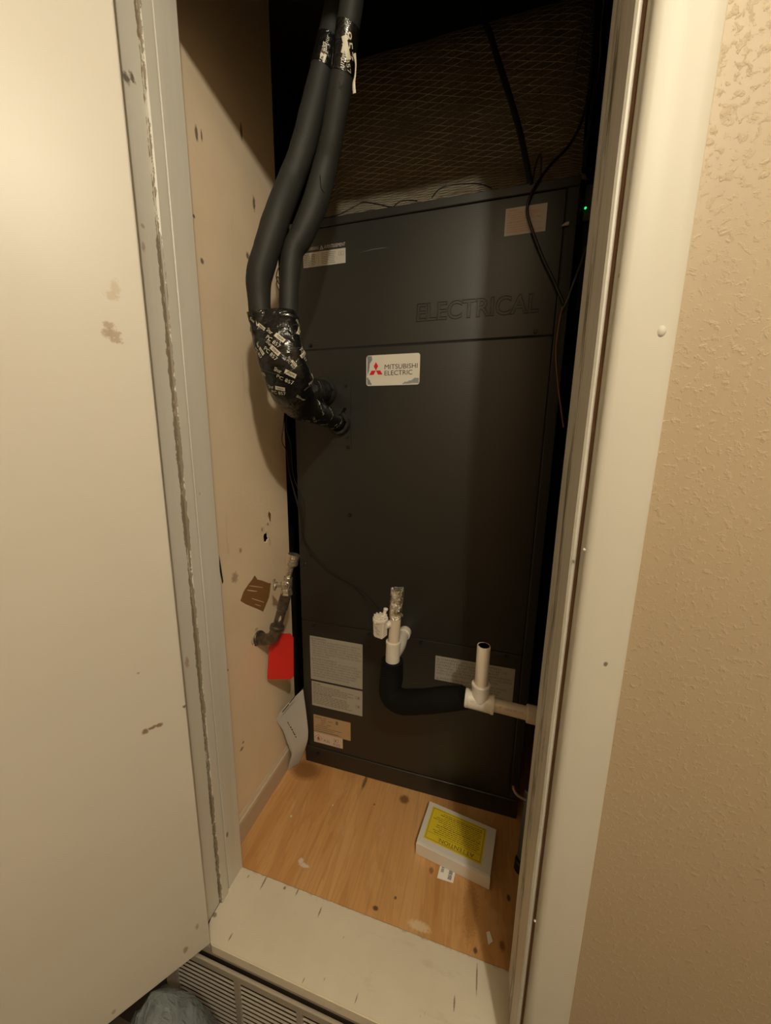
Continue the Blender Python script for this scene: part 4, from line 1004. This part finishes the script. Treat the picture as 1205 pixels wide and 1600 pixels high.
# tee at the right with its standpipe
ta, tb_ = Vector((-0.0150, 0.6904, 0.4745)), Vector((0.0431, 0.6886, 0.4623))
th_ = Vector((0.0174, 0.6994, 0.5797)); tc_ = Vector((0.0150, 0.6921, 0.4772))
tb_.z = ta.z - .002; tm = ta.lerp(tb_, .52)
bm = B(); cyl(bm, ta, tb_, .0185, 28, bev=.0015)
cyl(bm, tm, tm + Vector((0, 0, .040)), .0178, 28, bev=.0012)
cyl(bm, ta - (tb_ - ta) * .01, ta + (tb_ - ta) * .10, .0195, 28, bev=.001); cyl(bm, tb_ - (tb_ - ta) * .10, tb_ + (tb_ - ta) * .01, .0195, 28, bev=.001)
cyl(bm, tm + Vector((0, 0, .034)), tm + Vector((0, 0, .0415)), .0190, 28, bev=.001)
TE = obj('tee_fitting', bm, M_PVCW, DR, smooth=True, label='white tee fitting')
top = tm + Vector((0, 0, .128))
obj('standpipe', pipe_open(B(), tm + Vector((0, 0, .030)), top, .01335, .0108), M_PVC, DR, smooth=True, label='cream open standpipe')
ru = tb_ - ta; ru.normalize()
# faint moulded mark on the tee
def wrap_cyl(bm, s_, c0, axis, up, r, width, height):
    me = text_mesh(s_, 1); xs = [v.co.x for v in me.vertices]; x0, x1 = min(xs), max(xs); sx = width / (x1 - x0); sy = height / .72
    side = Vector(up).cross(axis).normalized(); vs = []
    for v in me.vertices:
        a = (v.co.y * sy) / r; x = (v.co.x - x0) * sx - width / 2
        vs.append(bm.verts.new(Vector(c0) + axis * x + Vector(up) * (r * math.cos(PI / 2 - a) if False else r * math.sin(a)) - side * 0 + OUT * (r * math.cos(a))))
    for p in me.polygons:
        try: bm.faces.new([vs[i] for i in p.vertices])
        except ValueError: pass
    bpy.data.meshes.remove(me)
OUT = ru.cross(Vector((0, 0, 1))).normalized()
if OUT.y > 0: OUT = -OUT
upv = Vector((0, 0, 1))
pd = ru.copy()
rb = tb_ + ru * .075
q0 = Vector((0.1061, 0.6986, 0.4487)); rb = tb_ + ru * ((q0 - tb_).dot(ru))
bm = B(); cyl(bm, tb_ - ru * .01, rb + ru * .012, .01335, 24); HP = obj('horizontal_pipe', bm, M_PVC, DR, smooth=True)
up2 = (upv - ru * ru.dot(upv)).normalized(); c60 = math.radians(20)
bm = B()
for s_, off, w_ in (('P', .012, .004), ('SCH 40', .022, .013), ('PVC 1120', .038, .018)):
    me = text_mesh(s_, 1); xs = [v.co.x for v in me.vertices]; x0, x1 = min(xs), max(xs); vs = []
    for v in me.vertices:
        a = c60 + (v.co.y * .0042 / .72) / .0134
        vs.append(bm.verts.new(tb_ + ru * (off + (v.co.x - x0) * w_ / (x1 - x0)) + (OUT * math.cos(a) + up2 * math.sin(a)) * .0136))
    for p in me.polygons:
        try: bm.faces.new([vs[i] for i in p.vertices])
        except ValueError: pass
    bpy.data.meshes.remove(me)
obj('red_print', bm, M_REDI, HP)
bm = B()
for k in range(9):
    a = math.radians(18); p = ta + ru * (.012 + k * .0027)
    for j in range(2):
        aa = a + .16 * j + random.uniform(-.05, .05); ln = random.uniform(.0008, .0018)
        v = [p + (OUT * math.cos(aa) + up2 * math.sin(aa)) * .0188, p + ru * ln + (OUT * math.cos(aa + .05) + up2 * math.sin(aa + .05)) * .0188, p + ru * ln + (OUT * math.cos(aa + .09) + up2 * math.sin(aa + .09)) * .0188, p + (OUT * math.cos(aa + .04) + up2 * math.sin(aa + .04)) * .0188]
        bm.faces.new([bm.verts.new(x) for x in v])
obj('moulded_mark', bm, M_INKG, TE)
# elbow at the right and the pipe going down behind the jamb
bm = B(); cyl(bm, rb, rb + ru * .030, .0178, 26, bev=.0012)
e0 = rb + ru * .028; e1 = e0 + ru * .016 + Vector((0, 0, -.004)); e2 = e0 + ru * .022 + Vector((0, .0, -.022)); e3 = e2 + Vector((0, 0, -.030))
loft(bm, spline([e0, e1, e2, e3], 5), .0168, hint=(0, 1, 0), seg=24)
obj('elbow_fitting', bm, M_PVC, DR, smooth=True)
v1 = Vector((e3.x, e3.y, .245)); bm = B(); cyl(bm, e3 + Vector((0, 0, .01)), v1 + Vector((-.006, 0, 0)), .01335, 24); obj('vertical_pipe', bm, M_PVC, DR, smooth=True)
bm = B(); cyl(bm, v1 + Vector((-.006, 0, .01)), v1 + Vector((-.009, 0, -.052)), .0185, 26, bev=.004)
cyl(bm, v1 + Vector((-.0075, 0, -.018)), v1 + Vector((-.0078, 0, -.026)), .0195, 26, bev=.001); obj('coupling', bm, M_PVC, DR, smooth=True)
bm = B(); cyl(bm, v1 + Vector((-.009, 0, -.045)), v1 + Vector((-.010, 0, -.085)), .0125, 20); obj('threaded_stub', bm, M_IRON, DR, smooth=True)
# left stack: foil capped cream pipe in a white wye, joined to the cabinet
s0 = Vector((-0.1886, 0.7399, 0.4927)); s1 = Vector((-0.1839, 0.7418, 0.5489)); s1 = Vector((s0.x + .002, s0.y, s0.z + .054))
bm = B(); cyl(bm, s0 - Vector((0, 0, .02)), s1, .0168, 28, bev=.001); cyl(bm, s1 - Vector((0, 0, .008)), s1 + Vector((0, 0, .001)), .0178, 28, bev=.001)
wy = s0 + Vector((0.002, .004, .014)); we = Vector((-.186, YU - .010, .503))
loft(bm, spline([wy, wy.lerp(we, .4) + Vector((.004, 0, 0)), wy.lerp(we, .8), we], 5), [.0135] * 16, hint=(0, 0, 1), seg=24)
WY = obj('wye_fitting', bm, M_PVCW, DR, smooth=True, label='white wye fitting')
bm = B(); cyl(bm, we - Vector((0, .012, 0)), we + Vector((0, .0095, 0)), .0165, 24, bev=.002); obj('branch_socket', bm, M_PVCW, DR, smooth=True)
s2 = s1 + Vector((.004, 0, .066)); s3 = s2 + Vector((.003, .0, .062))
bm = B(); cyl(bm, s1 - Vector((0, 0, .01)), s2 + Vector((0, 0, .005)), .01335, 24); obj('vent_pipe', bm, M_PVC, DR, smooth=True, label='cream pipe stub wrapped in foil at its top')
bm = B(); loft(bm, spline([s2 + Vector((-.0005, 0, -.006)), s2 + Vector((0, 0, .02)), s2.lerp(s3, .6), s3 - Vector((0, 0, .002)), s3, s3 - Vector((0, 0, .0005)), s3 - Vector((0, 0, .02))], 4),
     spl([.0142, .0150, .0147, .0150, .0152, .0130, .0125], 4), hint=(1, 0, 0), seg=28, disp=lambda i, th, p: .09 * noise.noise(Vector((math.cos(th) * 2.5, math.sin(th) * 2.5, p.z * 55))))
obj('foil_wrap', bm, M_FOILT, DR, label='crinkled foil cap')
for k in range(3):
    a0 = -1.9 + k * .8; P_ = []
    for j in range(5):
        u = j / 4; aa = a0 + u * .5; P_.append(s2 + Vector((math.cos(aa) * .0152, math.sin(aa) * .0152, .012 - u * .014 - k * .001)))
    bm = loft(B(), P_, [.0004, .0016, .0022, .0016, .0004], [.0003] * 5, seg=6, hint=(1, 0, 0)); obj('foil_tatter', bm, M_FOILT, DR)
# black foam sleeve: down from the wye, round a bend and along to the tee
fp = [tuple(s0 + Vector((0, 0, .004))), tuple(s0 + Vector((0, -.001, -.03))), (-0.1877, 0.7302, 0.4162), (-0.1586, 0.7210, 0.4078), (-0.1085, 0.7078, 0.4297), (-0.0584, 0.7004, 0.4537), tuple(ta + ru * .0)]
pth = spline(fp, 8)
pth[-1] = ta - ru * .0005
rr_ = spl([.0255, .027, .0275, .028, .027, .026, .0235], 8)
bm = loft(B(), pth, rr_, hint=(0, 1, 0), seg=30, disp=lambda i, th, p: .06 * noise.noise(Vector((p.x * 35, p.y * 35 + th, p.z * 35))))
obj('foam_sleeve', bm, M_FOAM2, DR, smooth=True, label='dusty black foam sleeve bent round the drain elbow')

# float switch
fc = Vector((-0.2155, 0.7246, 0.6138)); fb_ = Vector((-0.2135, 0.7252, 0.5611)); fb_ = Vector((fc.x + .001, fc.y, fc.z - .052))
FS = empty('float_switch', tuple(fb_), 'white plastic float switch clipped to the left of the foil capped pipe', 'switch')
def rot_box(c, w_, d_, h_, ang, bev, taper=1.0):
    bm = B(); box(bm, -w_ / 2, w_ / 2, -d_ / 2, d_ / 2, 0, h_)
    for v in bm.verts:
        if v.co.z < h_ * .5: v.co.x *= taper; v.co.y *= taper
    bmesh.ops.bevel(bm, geom=bm.edges[:], offset=bev, segments=3, affect='EDGES')
    bm.transform(Matrix.Translation(c) @ Matrix.Rotation(math.radians(ang), 4, 'Z')); return bm
obj('switch_body', rot_box(fb_, .029, .026, .044, -16, .004, .92), M_PVCW, FS, smooth=True)
bm = B(); cyl(bm, fb_ + Vector((0, 0, .040)), fb_ + Vector((0, 0, .048)), .0185, 10, bev=.0015); cyl(bm, fb_ + Vector((0, 0, .048)), fb_ + Vector((0, 0, .051)), .0150, 24, bev=.001)
for k in range(10):
    a = k * PI / 5; p = fb_ + Vector((math.cos(a) * .0135, math.sin(a) * .0135, .0515)); cyl(bm, p - Vector((0, 0, .001)), p + Vector((0, 0, .0022)), .0026, 6)
box(bm, fb_.x - .011, fb_.x + .011, fb_.y - .002, fb_.y + .002, fb_.z + .051, fb_.z + .054)
box(bm, fb_.x - .002, fb_.x + .002, fb_.y - .011, fb_.y + .011, fb_.z + .051, fb_.z + .0538)
obj('switch_cap', bm, M_PVCW, FS)
bm = B(); cyl(bm, fb_ + Vector((.006, .004, .050)), fb_ + Vector((.010, .006, .066)), .004, 14, bev=.001); cyl(bm, fb_ + Vector((.010, .006, .064)), fb_ + Vector((.011, .0065, .069)), .0052, 14, bev=.001); obj('test_button', bm, M_PVCW, FS, smooth=True)
bm = B()
for k in range(7):
    aa = random.uniform(-.3, .3); z = .012 + k * .0028; c_ = fb_ + Matrix.Rotation(math.radians(-16), 3, 'Z') @ Vector((-.004 + random.uniform(-.003, .003), -.01385, z)); u_ = Matrix.Rotation(math.radians(-16), 3, 'Z') @ Vector((1, 0, 0)); rect_into(bm, c_ - Vector((0, .0001, 0)), u_, UZ, random.uniform(.003, .009), .0009)
obj('printing', bm, M_INKG, FS)
bm = B(); cyl(bm, fb_ + Vector((.012, 0, .030)), Vector((s1.x - .004, s1.y, fb_.z + .030)), .0085, 16, bev=.001); obj('side_port', bm, M_PVCW, FS, smooth=True)
bm = B()
for dz in (.049, .046): cyl(bm, fb_ + Vector((-.008, -.008, dz)), fb_ + Vector((-.008, -.017, dz - .008)), .0018, 8)
obj('latch', bm, M_PVCW, FS)

# hoses and cable end at the right jamb
h0 = Vector((0.1274, 0.7245, 0.2024)); h1 = Vector((0.1349, 0.7467, 0.0120)); h1.z = .012
HS = empty('rubber_hose', (h1.x, h1.y, 0), 'grey blue rubber hose standing on the plywood beside the right jamb', 'hose')
hp = [Vector((.150, .80, .175)), Vector((.148, .79, .12)), Vector((h1.x + .008, h1.y + .02, .06)), Vector((h1.x + .003, h1.y, .012))]
obj('hose', loft(B(), spline(hp, 6), .0115, hint=(1, 0, 0), seg=18), plain('blue_grey_rubber', (.085, .10, .105), .5), HS, smooth=True)
bm = B(); cyl(bm, (h1.x + .003, h1.y, .0), (h1.x + .004, h1.y, .030), .0155, 20, bev=.003); obj('hose_foot', bm, M_BLACKC, HS, smooth=True)
ce = tag(obj('cable_end', tube([(0.1304, 0.7287, 0.2194), (0.1161, 0.7260, 0.2263), (0.1058, 0.7250, 0.2360), (0.1008, 0.7261, 0.2486)], .0026, 8, 5), M_STKG, smooth=True), 'pale cut cable end with an orange strand, sticking out beside the right jamb', 'cable')
obj('orange_strand', tube([(0.1068, 0.7227, 0.2389), (0.1021, 0.7230, 0.2472), (0.0990, 0.7230, 0.2514)], .0018, 6, 4), plain('orange_jacket', (.6, .20, .03), .5), ce, smooth=True)

# ============================================================ GAS STUB WITH VALVE
GP = empty('gas_pipe', (-0.5500, 0.7220, 0.4951), 'rusty iron gas pipe with an angled foil-bright valve sticking out of the side wall', 'pipe')
w0 = Vector((-0.5600, 0.7330, 0.4926)); k1 = Vector((-0.5250, 0.7351, 0.4867)); k1.z = w0.z - .004
el = Vector((-0.4907, 0.7170, 0.5173)); e_t = Vector((-0.4609, 0.7330, 0.6350))
bm = B(); loft(bm, spline([w0 + Vector((-.03, -.004, .001)), w0, w0.lerp(el, .5) + Vector((0, 0, -.006)), el + Vector((-.006, 0, -.004)), el + Vector((.003, 0, .012)), el.lerp(e_t, .22)], 5), .0150, hint=(0, 1, 0), seg=20)
cyl(bm, el.lerp(e_t, .16), el.lerp(e_t, .26), .0180, 20, bev=.002); cyl(bm, w0.lerp(el, .12), w0.lerp(el, .30), .0185, 20, bev=.002)
obj('elbow', bm, M_IRON, GP, smooth=True)
bm = B(); cyl(bm, el.lerp(e_t, .15), e_t, .0118, 20); cyl(bm, el.lerp(e_t, .62), e_t, .0135, 20, bev=.001); obj('pipe', bm, M_IRON, GP, smooth=True)
bm = loft(B(), [el.lerp(e_t, .40) + Vector((.006, -.012, 0)), el.lerp(e_t, .46) + Vector((.008, -.0125, 0)), el.lerp(e_t, .52) + Vector((.008, -.0125, .001))], [.001, .0035, .001], [.0006] * 3, seg=8); obj('worn_spot', bm, M_STKG, GP)
v_d = Vector((.012, .004, 1)).normalized(); vb = e_t + Vector((.001, 0, -.004)); vt = Vector((-0.4424, 0.7411, 0.7289))
bm = B(); cyl(bm, e_t - v_d * .006, e_t + v_d * .010, .0155, 8, r2=.0135, bev=.0015); obj('hex_nut', bm, M_CHROME, GP)
vc = e_t + v_d * .020
bm = B(); bmesh.ops.create_uvsphere(bm, u_segments=16, v_segments=10, radius=.0150, matrix=Matrix.Translation(vc)); cyl(bm, vc, vc + (vt - vc) * .25, .0105, 18, bev=.001); obj('valve_body', bm, M_CHROME, GP, smooth=True)
bm = B(); lv = vc + Vector((-.022, -.008, -.002)); cyl(bm, vc + Vector((-.008, -.004, 0)), lv, .0060, 12, bev=.001); cyl(bm, lv, lv + Vector((-.006, -.002, .001)), .0100, 8, bev=.0015)
box(bm, lv.x - .008, lv.x - .004, lv.y - .004, lv.y + .002, lv.z - .014, lv.z + .016, .001); obj('valve_handle', bm, M_CHROME, GP)
bm = B(); cyl(bm, vc + Vector((.004, -.010, .004)), vc + Vector((.008, -.019, .004)), .0065, 10, bev=.001); obj('gauge_plug', bm, M_CHROME, GP)
cdr = (vt - vc).normalized(); c_a = vt - cdr * .024
bm = B(); cyl(bm, vc + cdr * .006, c_a, .0075, 14); cyl(bm, vc + cdr * .010, vc + cdr * .019, .0122, 6, bev=.001); obj('flare_nut', bm, M_CHROME, GP)
bm = B(); cyl(bm, c_a - cdr * .003, c_a + cdr * .001, .0120, 24, bev=.001); cyl(bm, c_a, c_a + cdr * .007, .0155, 24, bev=.0012); pipe_open(bm, c_a + cdr * .006, vt + cdr * .003, .0147, .0122, 24, .012); cyl(bm, vt - cdr * .006, vt - cdr * .003, .0153, 24, bev=.0008); obj('end_cap', bm, M_CHROME, GP)

# red card tied below the elbow
rt = [(-0.5004, 0.7400, 0.5101), (-0.4627, 0.7400, 0.5166), (-0.4538, 0.7400, 0.5074), (-0.4563, 0.7400, 0.3950), (-0.4642, 0.7400, 0.3858), (-0.5347, 0.7400, 0.3707), (-0.5363, 0.7400, 0.3780), (-0.5294, 0.7400, 0.4664), (-0.5165, 0.7400, 0.4927)]
RTG = empty('red_tag', (-0.4951, 0.7400, 0.3792), 'plain bright red card tag hanging from the iron pipe elbow', 'tag')
bm = prism([(p[0], p[2]) for p in rt], 1, .7397, .7403)
for v in bm.verts: v.co.y += .007 * math.sin((v.co.z - .36) * 16)
obj('card', bm, M_REDTAG, RTG)
obj('tie_wire', tube([(-0.4911, 0.7054, 0.5392), (-0.4806, 0.7090, 0.5425), (-0.4738, 0.7148, 0.5354), (-0.4865, 0.7332, 0.5126)], .0009, 6, 5), M_GREYC, RTG)

# folded manuals wedged beside the cabinet
PM = empty('folded_manuals', (-.52, .82, 0), 'folded white instruction sheets wedged between the side wall and the cabinet foot', 'papers')
LE = [(-0.5387, 0.7900, 0.2097), (-0.5322, 0.8000, 0.1640), (-0.5267, 0.8120, 0.1105), (-0.5214, 0.8220, 0.0617), (-0.5293, 0.8220, 0.0317), (-.536, .825, .003)]
RE = [(-0.4955, 0.8580, 0.2645), (-0.4904, 0.8580, 0.2194), (-0.4849, 0.8570, 0.1679), (-0.4809, 0.8550, 0.1161), (-0.4872, 0.8520, 0.0733), (-0.5180, 0.8500, -0.0116)]
LE[0] = (-0.5406, 0.7800, 0.2133)
def sheet(off, sh, name, mat, parent):
    l_, r_ = spline(LE, 6), spline(RE, 6); bm = B(); R_ = []
    for i, (a, b) in enumerate(zip(l_, r_)):
        row = []
        for j in range(11):
            u = j / 10; p = a.lerp(b, u * sh[1] + sh[0] * (1 - u)); p = p + Vector((-.010, -.020, 0)) * (math.sin(PI * u)) * .8 + Vector(off); p.z = max(p.z, .0015)
            row.append(bm.verts.new(p))
        R_.append(row)
    for i in range(len(R_) - 1):
        for j in range(10): bm.faces.new((R_[i][j], R_[i + 1][j], R_[i + 1][j + 1], R_[i][j + 1]))
    bmesh.ops.solidify(bm, geom=bm.faces[:], thickness=.0012)
    return obj(name, bm, mat, parent, smooth=True)
for k in range(4): sheet((-.0014 * k - .001, .0016 * k, -.003 * k), (-.0, 1), 'sheet', M_PAPER, PM)
for a, b in (((-0.5090, 0.7660, 0.2576), (-0.4948, 0.7740, 0.2773)), ((-0.4917, 0.7759, 0.2826), (-0.4790, 0.7830, 0.3005))):
    a, b = Vector(a), Vector(b); obj('black_tab', loft(B(), [a, b], .004, .0012, hint=(.6, 0, .8), seg=8), M_CLIP, PM)
bm = B(); c0 = Vector((-0.4968, 0.7687, 0.2006))
for k in range(7):
    a, b = Vector((-0.4975, 0.7682, 0.2258)), Vector((-0.4741, 0.7672, 0.1871)); p = a.lerp(b, k / 6)
    rect_into(bm, p, Vector((.4, 0, -.9)).normalized(), Vector((.9, 0, .4)).normalized(), random.uniform(.004, .007), random.uniform(.0015, .004))
for v in bm.verts: pass
ob_ = obj('logo_print', bm, M_INK, PM)

# white carton with a yellow notice
CT = empty('carton', (-.014, .752, 0), 'flat white cardboard carton with a yellow ATTENTION label lying on the plywood', 'box')
cang = math.radians(-8); Mx = Matrix.Translation((-.0145, .7515, 0)) @ Matrix.Rotation(cang, 4, 'Z')
CW, CD, CH = .176, .112, .0365
bm = B(); box(bm, -CW / 2, CW / 2, -CD / 2, CD / 2, .0003, CH - .0018, .0012, 2); bm.transform(Mx); obj('carton_body', bm, M_BOX, CT)
bm = B(); box(bm, -CW / 2 - .0006, CW / 2 + .0006, -CD / 2 + .0035, CD / 2 + .0006, CH - .0016, CH, .0006); bm.transform(Mx); obj('lid', bm, M_BOX, CT)
bm = B(); box(bm, -CW / 2 - .001, CW / 2 + .001, -CD / 2 - .0012, -CD / 2 + .0022, .0012, CH - .0022, .0010, 2); bm.transform(Mx); obj('front_flap', bm, M_BOX, CT)
bm = B(); y0_ = -CD / 2 + .016; box(bm, -.076, .066, y0_, CD / 2 - .010, CH, CH + .0004); bm.transform(Mx); YL = obj('yellow_label', bm, M_YEL, CT, label='yellow notice label')
bm = B(); zt_ = CH + .0006; ux_, uy_ = Vector((-1, 0, 0)), Vector((0, -1, 0))
def lt(s_, x, y, w_, h_): text_into(bm, s_, (x, y, zt_), ux_, uy_, w_, h_, 3)
lt('ATTENTION:', .047, y0_ + .0155, .088, .0098)
yl0, yl1 = y0_ + .0035, CD / 2 - .0135
for (a, b, c_, d) in ((-.0725, yl0, .135, .0009), (-.0725, yl1, .135, .0009), (-.0725, yl0, .0009, yl1 - yl0), (.0616, yl0, .0009, yl1 - yl0), (-.0725, y0_ + .0195, .135, .0006)): rect_into(bm, (a, b, zt_), UX, Vector((0, 1, 0)), c_, d)
yy = y0_ + .024
for i in range(12):
    x = .056 - (.0 if i % 3 else .004); xe = random.uniform(-.060, -.030)
    hh = .0013 if i not in (4, 10) else .0018
    while x > xe:
        ww = random.uniform(.004, .014); rect_into(bm, (x - ww, yy, zt_), UX, Vector((0, 1, 0)), ww, hh); x -= ww + .0016
    yy += .0047
bm.transform(Mx); bmesh.ops.recalc_face_normals(bm, faces=[]); obj('printing', bm, plain('brown_ink', (.16, .10, .015), .6), YL)

# small barcode card under the carton
BCd = empty('barcode_card', (-.03, .69, 0), 'small white card with a barcode poking out from under the carton', 'card')
a_, b_, c2, d2 = [Vector(p) for p in ((-0.0523, 0.6724, 0.0000), (-0.0152, 0.6731, 0.0000), (-0.0111, 0.6926, 0.0000), (-0.0492, 0.6948, 0.0000))]
bm = B(); fu = (b_ - a_); fv = (d2 - a_) * 1.2
pl_ = [a_, b_, b_ + fv, a_ + fv]
lo_ = [bm.verts.new((p.x, p.y, .0001)) for p in pl_]; hi_ = [bm.verts.new((p.x, p.y, .0003)) for p in pl_]
bm.faces.new(hi_); bm.faces.new(lo_[::-1])
for i in range(4): bm.faces.new((lo_[i], lo_[(i + 1) % 4], hi_[(i + 1) % 4], hi_[i]))
obj('card', bm, M_PAPER, BCd)
bm = B(); random.seed(3)
for (u0, u1, v0, v1, n_) in ((.12, .30, .55, 1.0, 9), (.62, .85, .15, 1.0, 14)):
    for k in range(n_):
        va = v0 + (v1 - v0) * k / n_; vb_ = va + (v1 - v0) / n_ * random.uniform(.3, .75)
        q_ = [a_ + fu * u0 + fv * va, a_ + fu * u1 + fv * va, a_ + fu * u1 + fv * vb_, a_ + fu * u0 + fv * vb_]
        bm.faces.new([bm.verts.new((p.x, p.y, .00045)) for p in q_])
obj('barcode_print', bm, M_INK, BCd)
# scrap of paper by the right jamb
sp_ = [(0.0599, 0.6067, 0.0000), (0.0664, 0.6096, 0.0000), (0.0727, 0.5942, 0.0000), (0.0639, 0.5877, 0.0000)]
bm = prism([(p[0], p[1]) for p in sp_], 2, .0002, .0008)
for v in bm.verts: v.co.z += (v.co.x - .06) * .25 if v.co.x > .06 else 0
tag(obj('paper_scrap', bm, M_PAPER), 'tiny white paper scrap on the plywood near the right jamb', 'scrap')
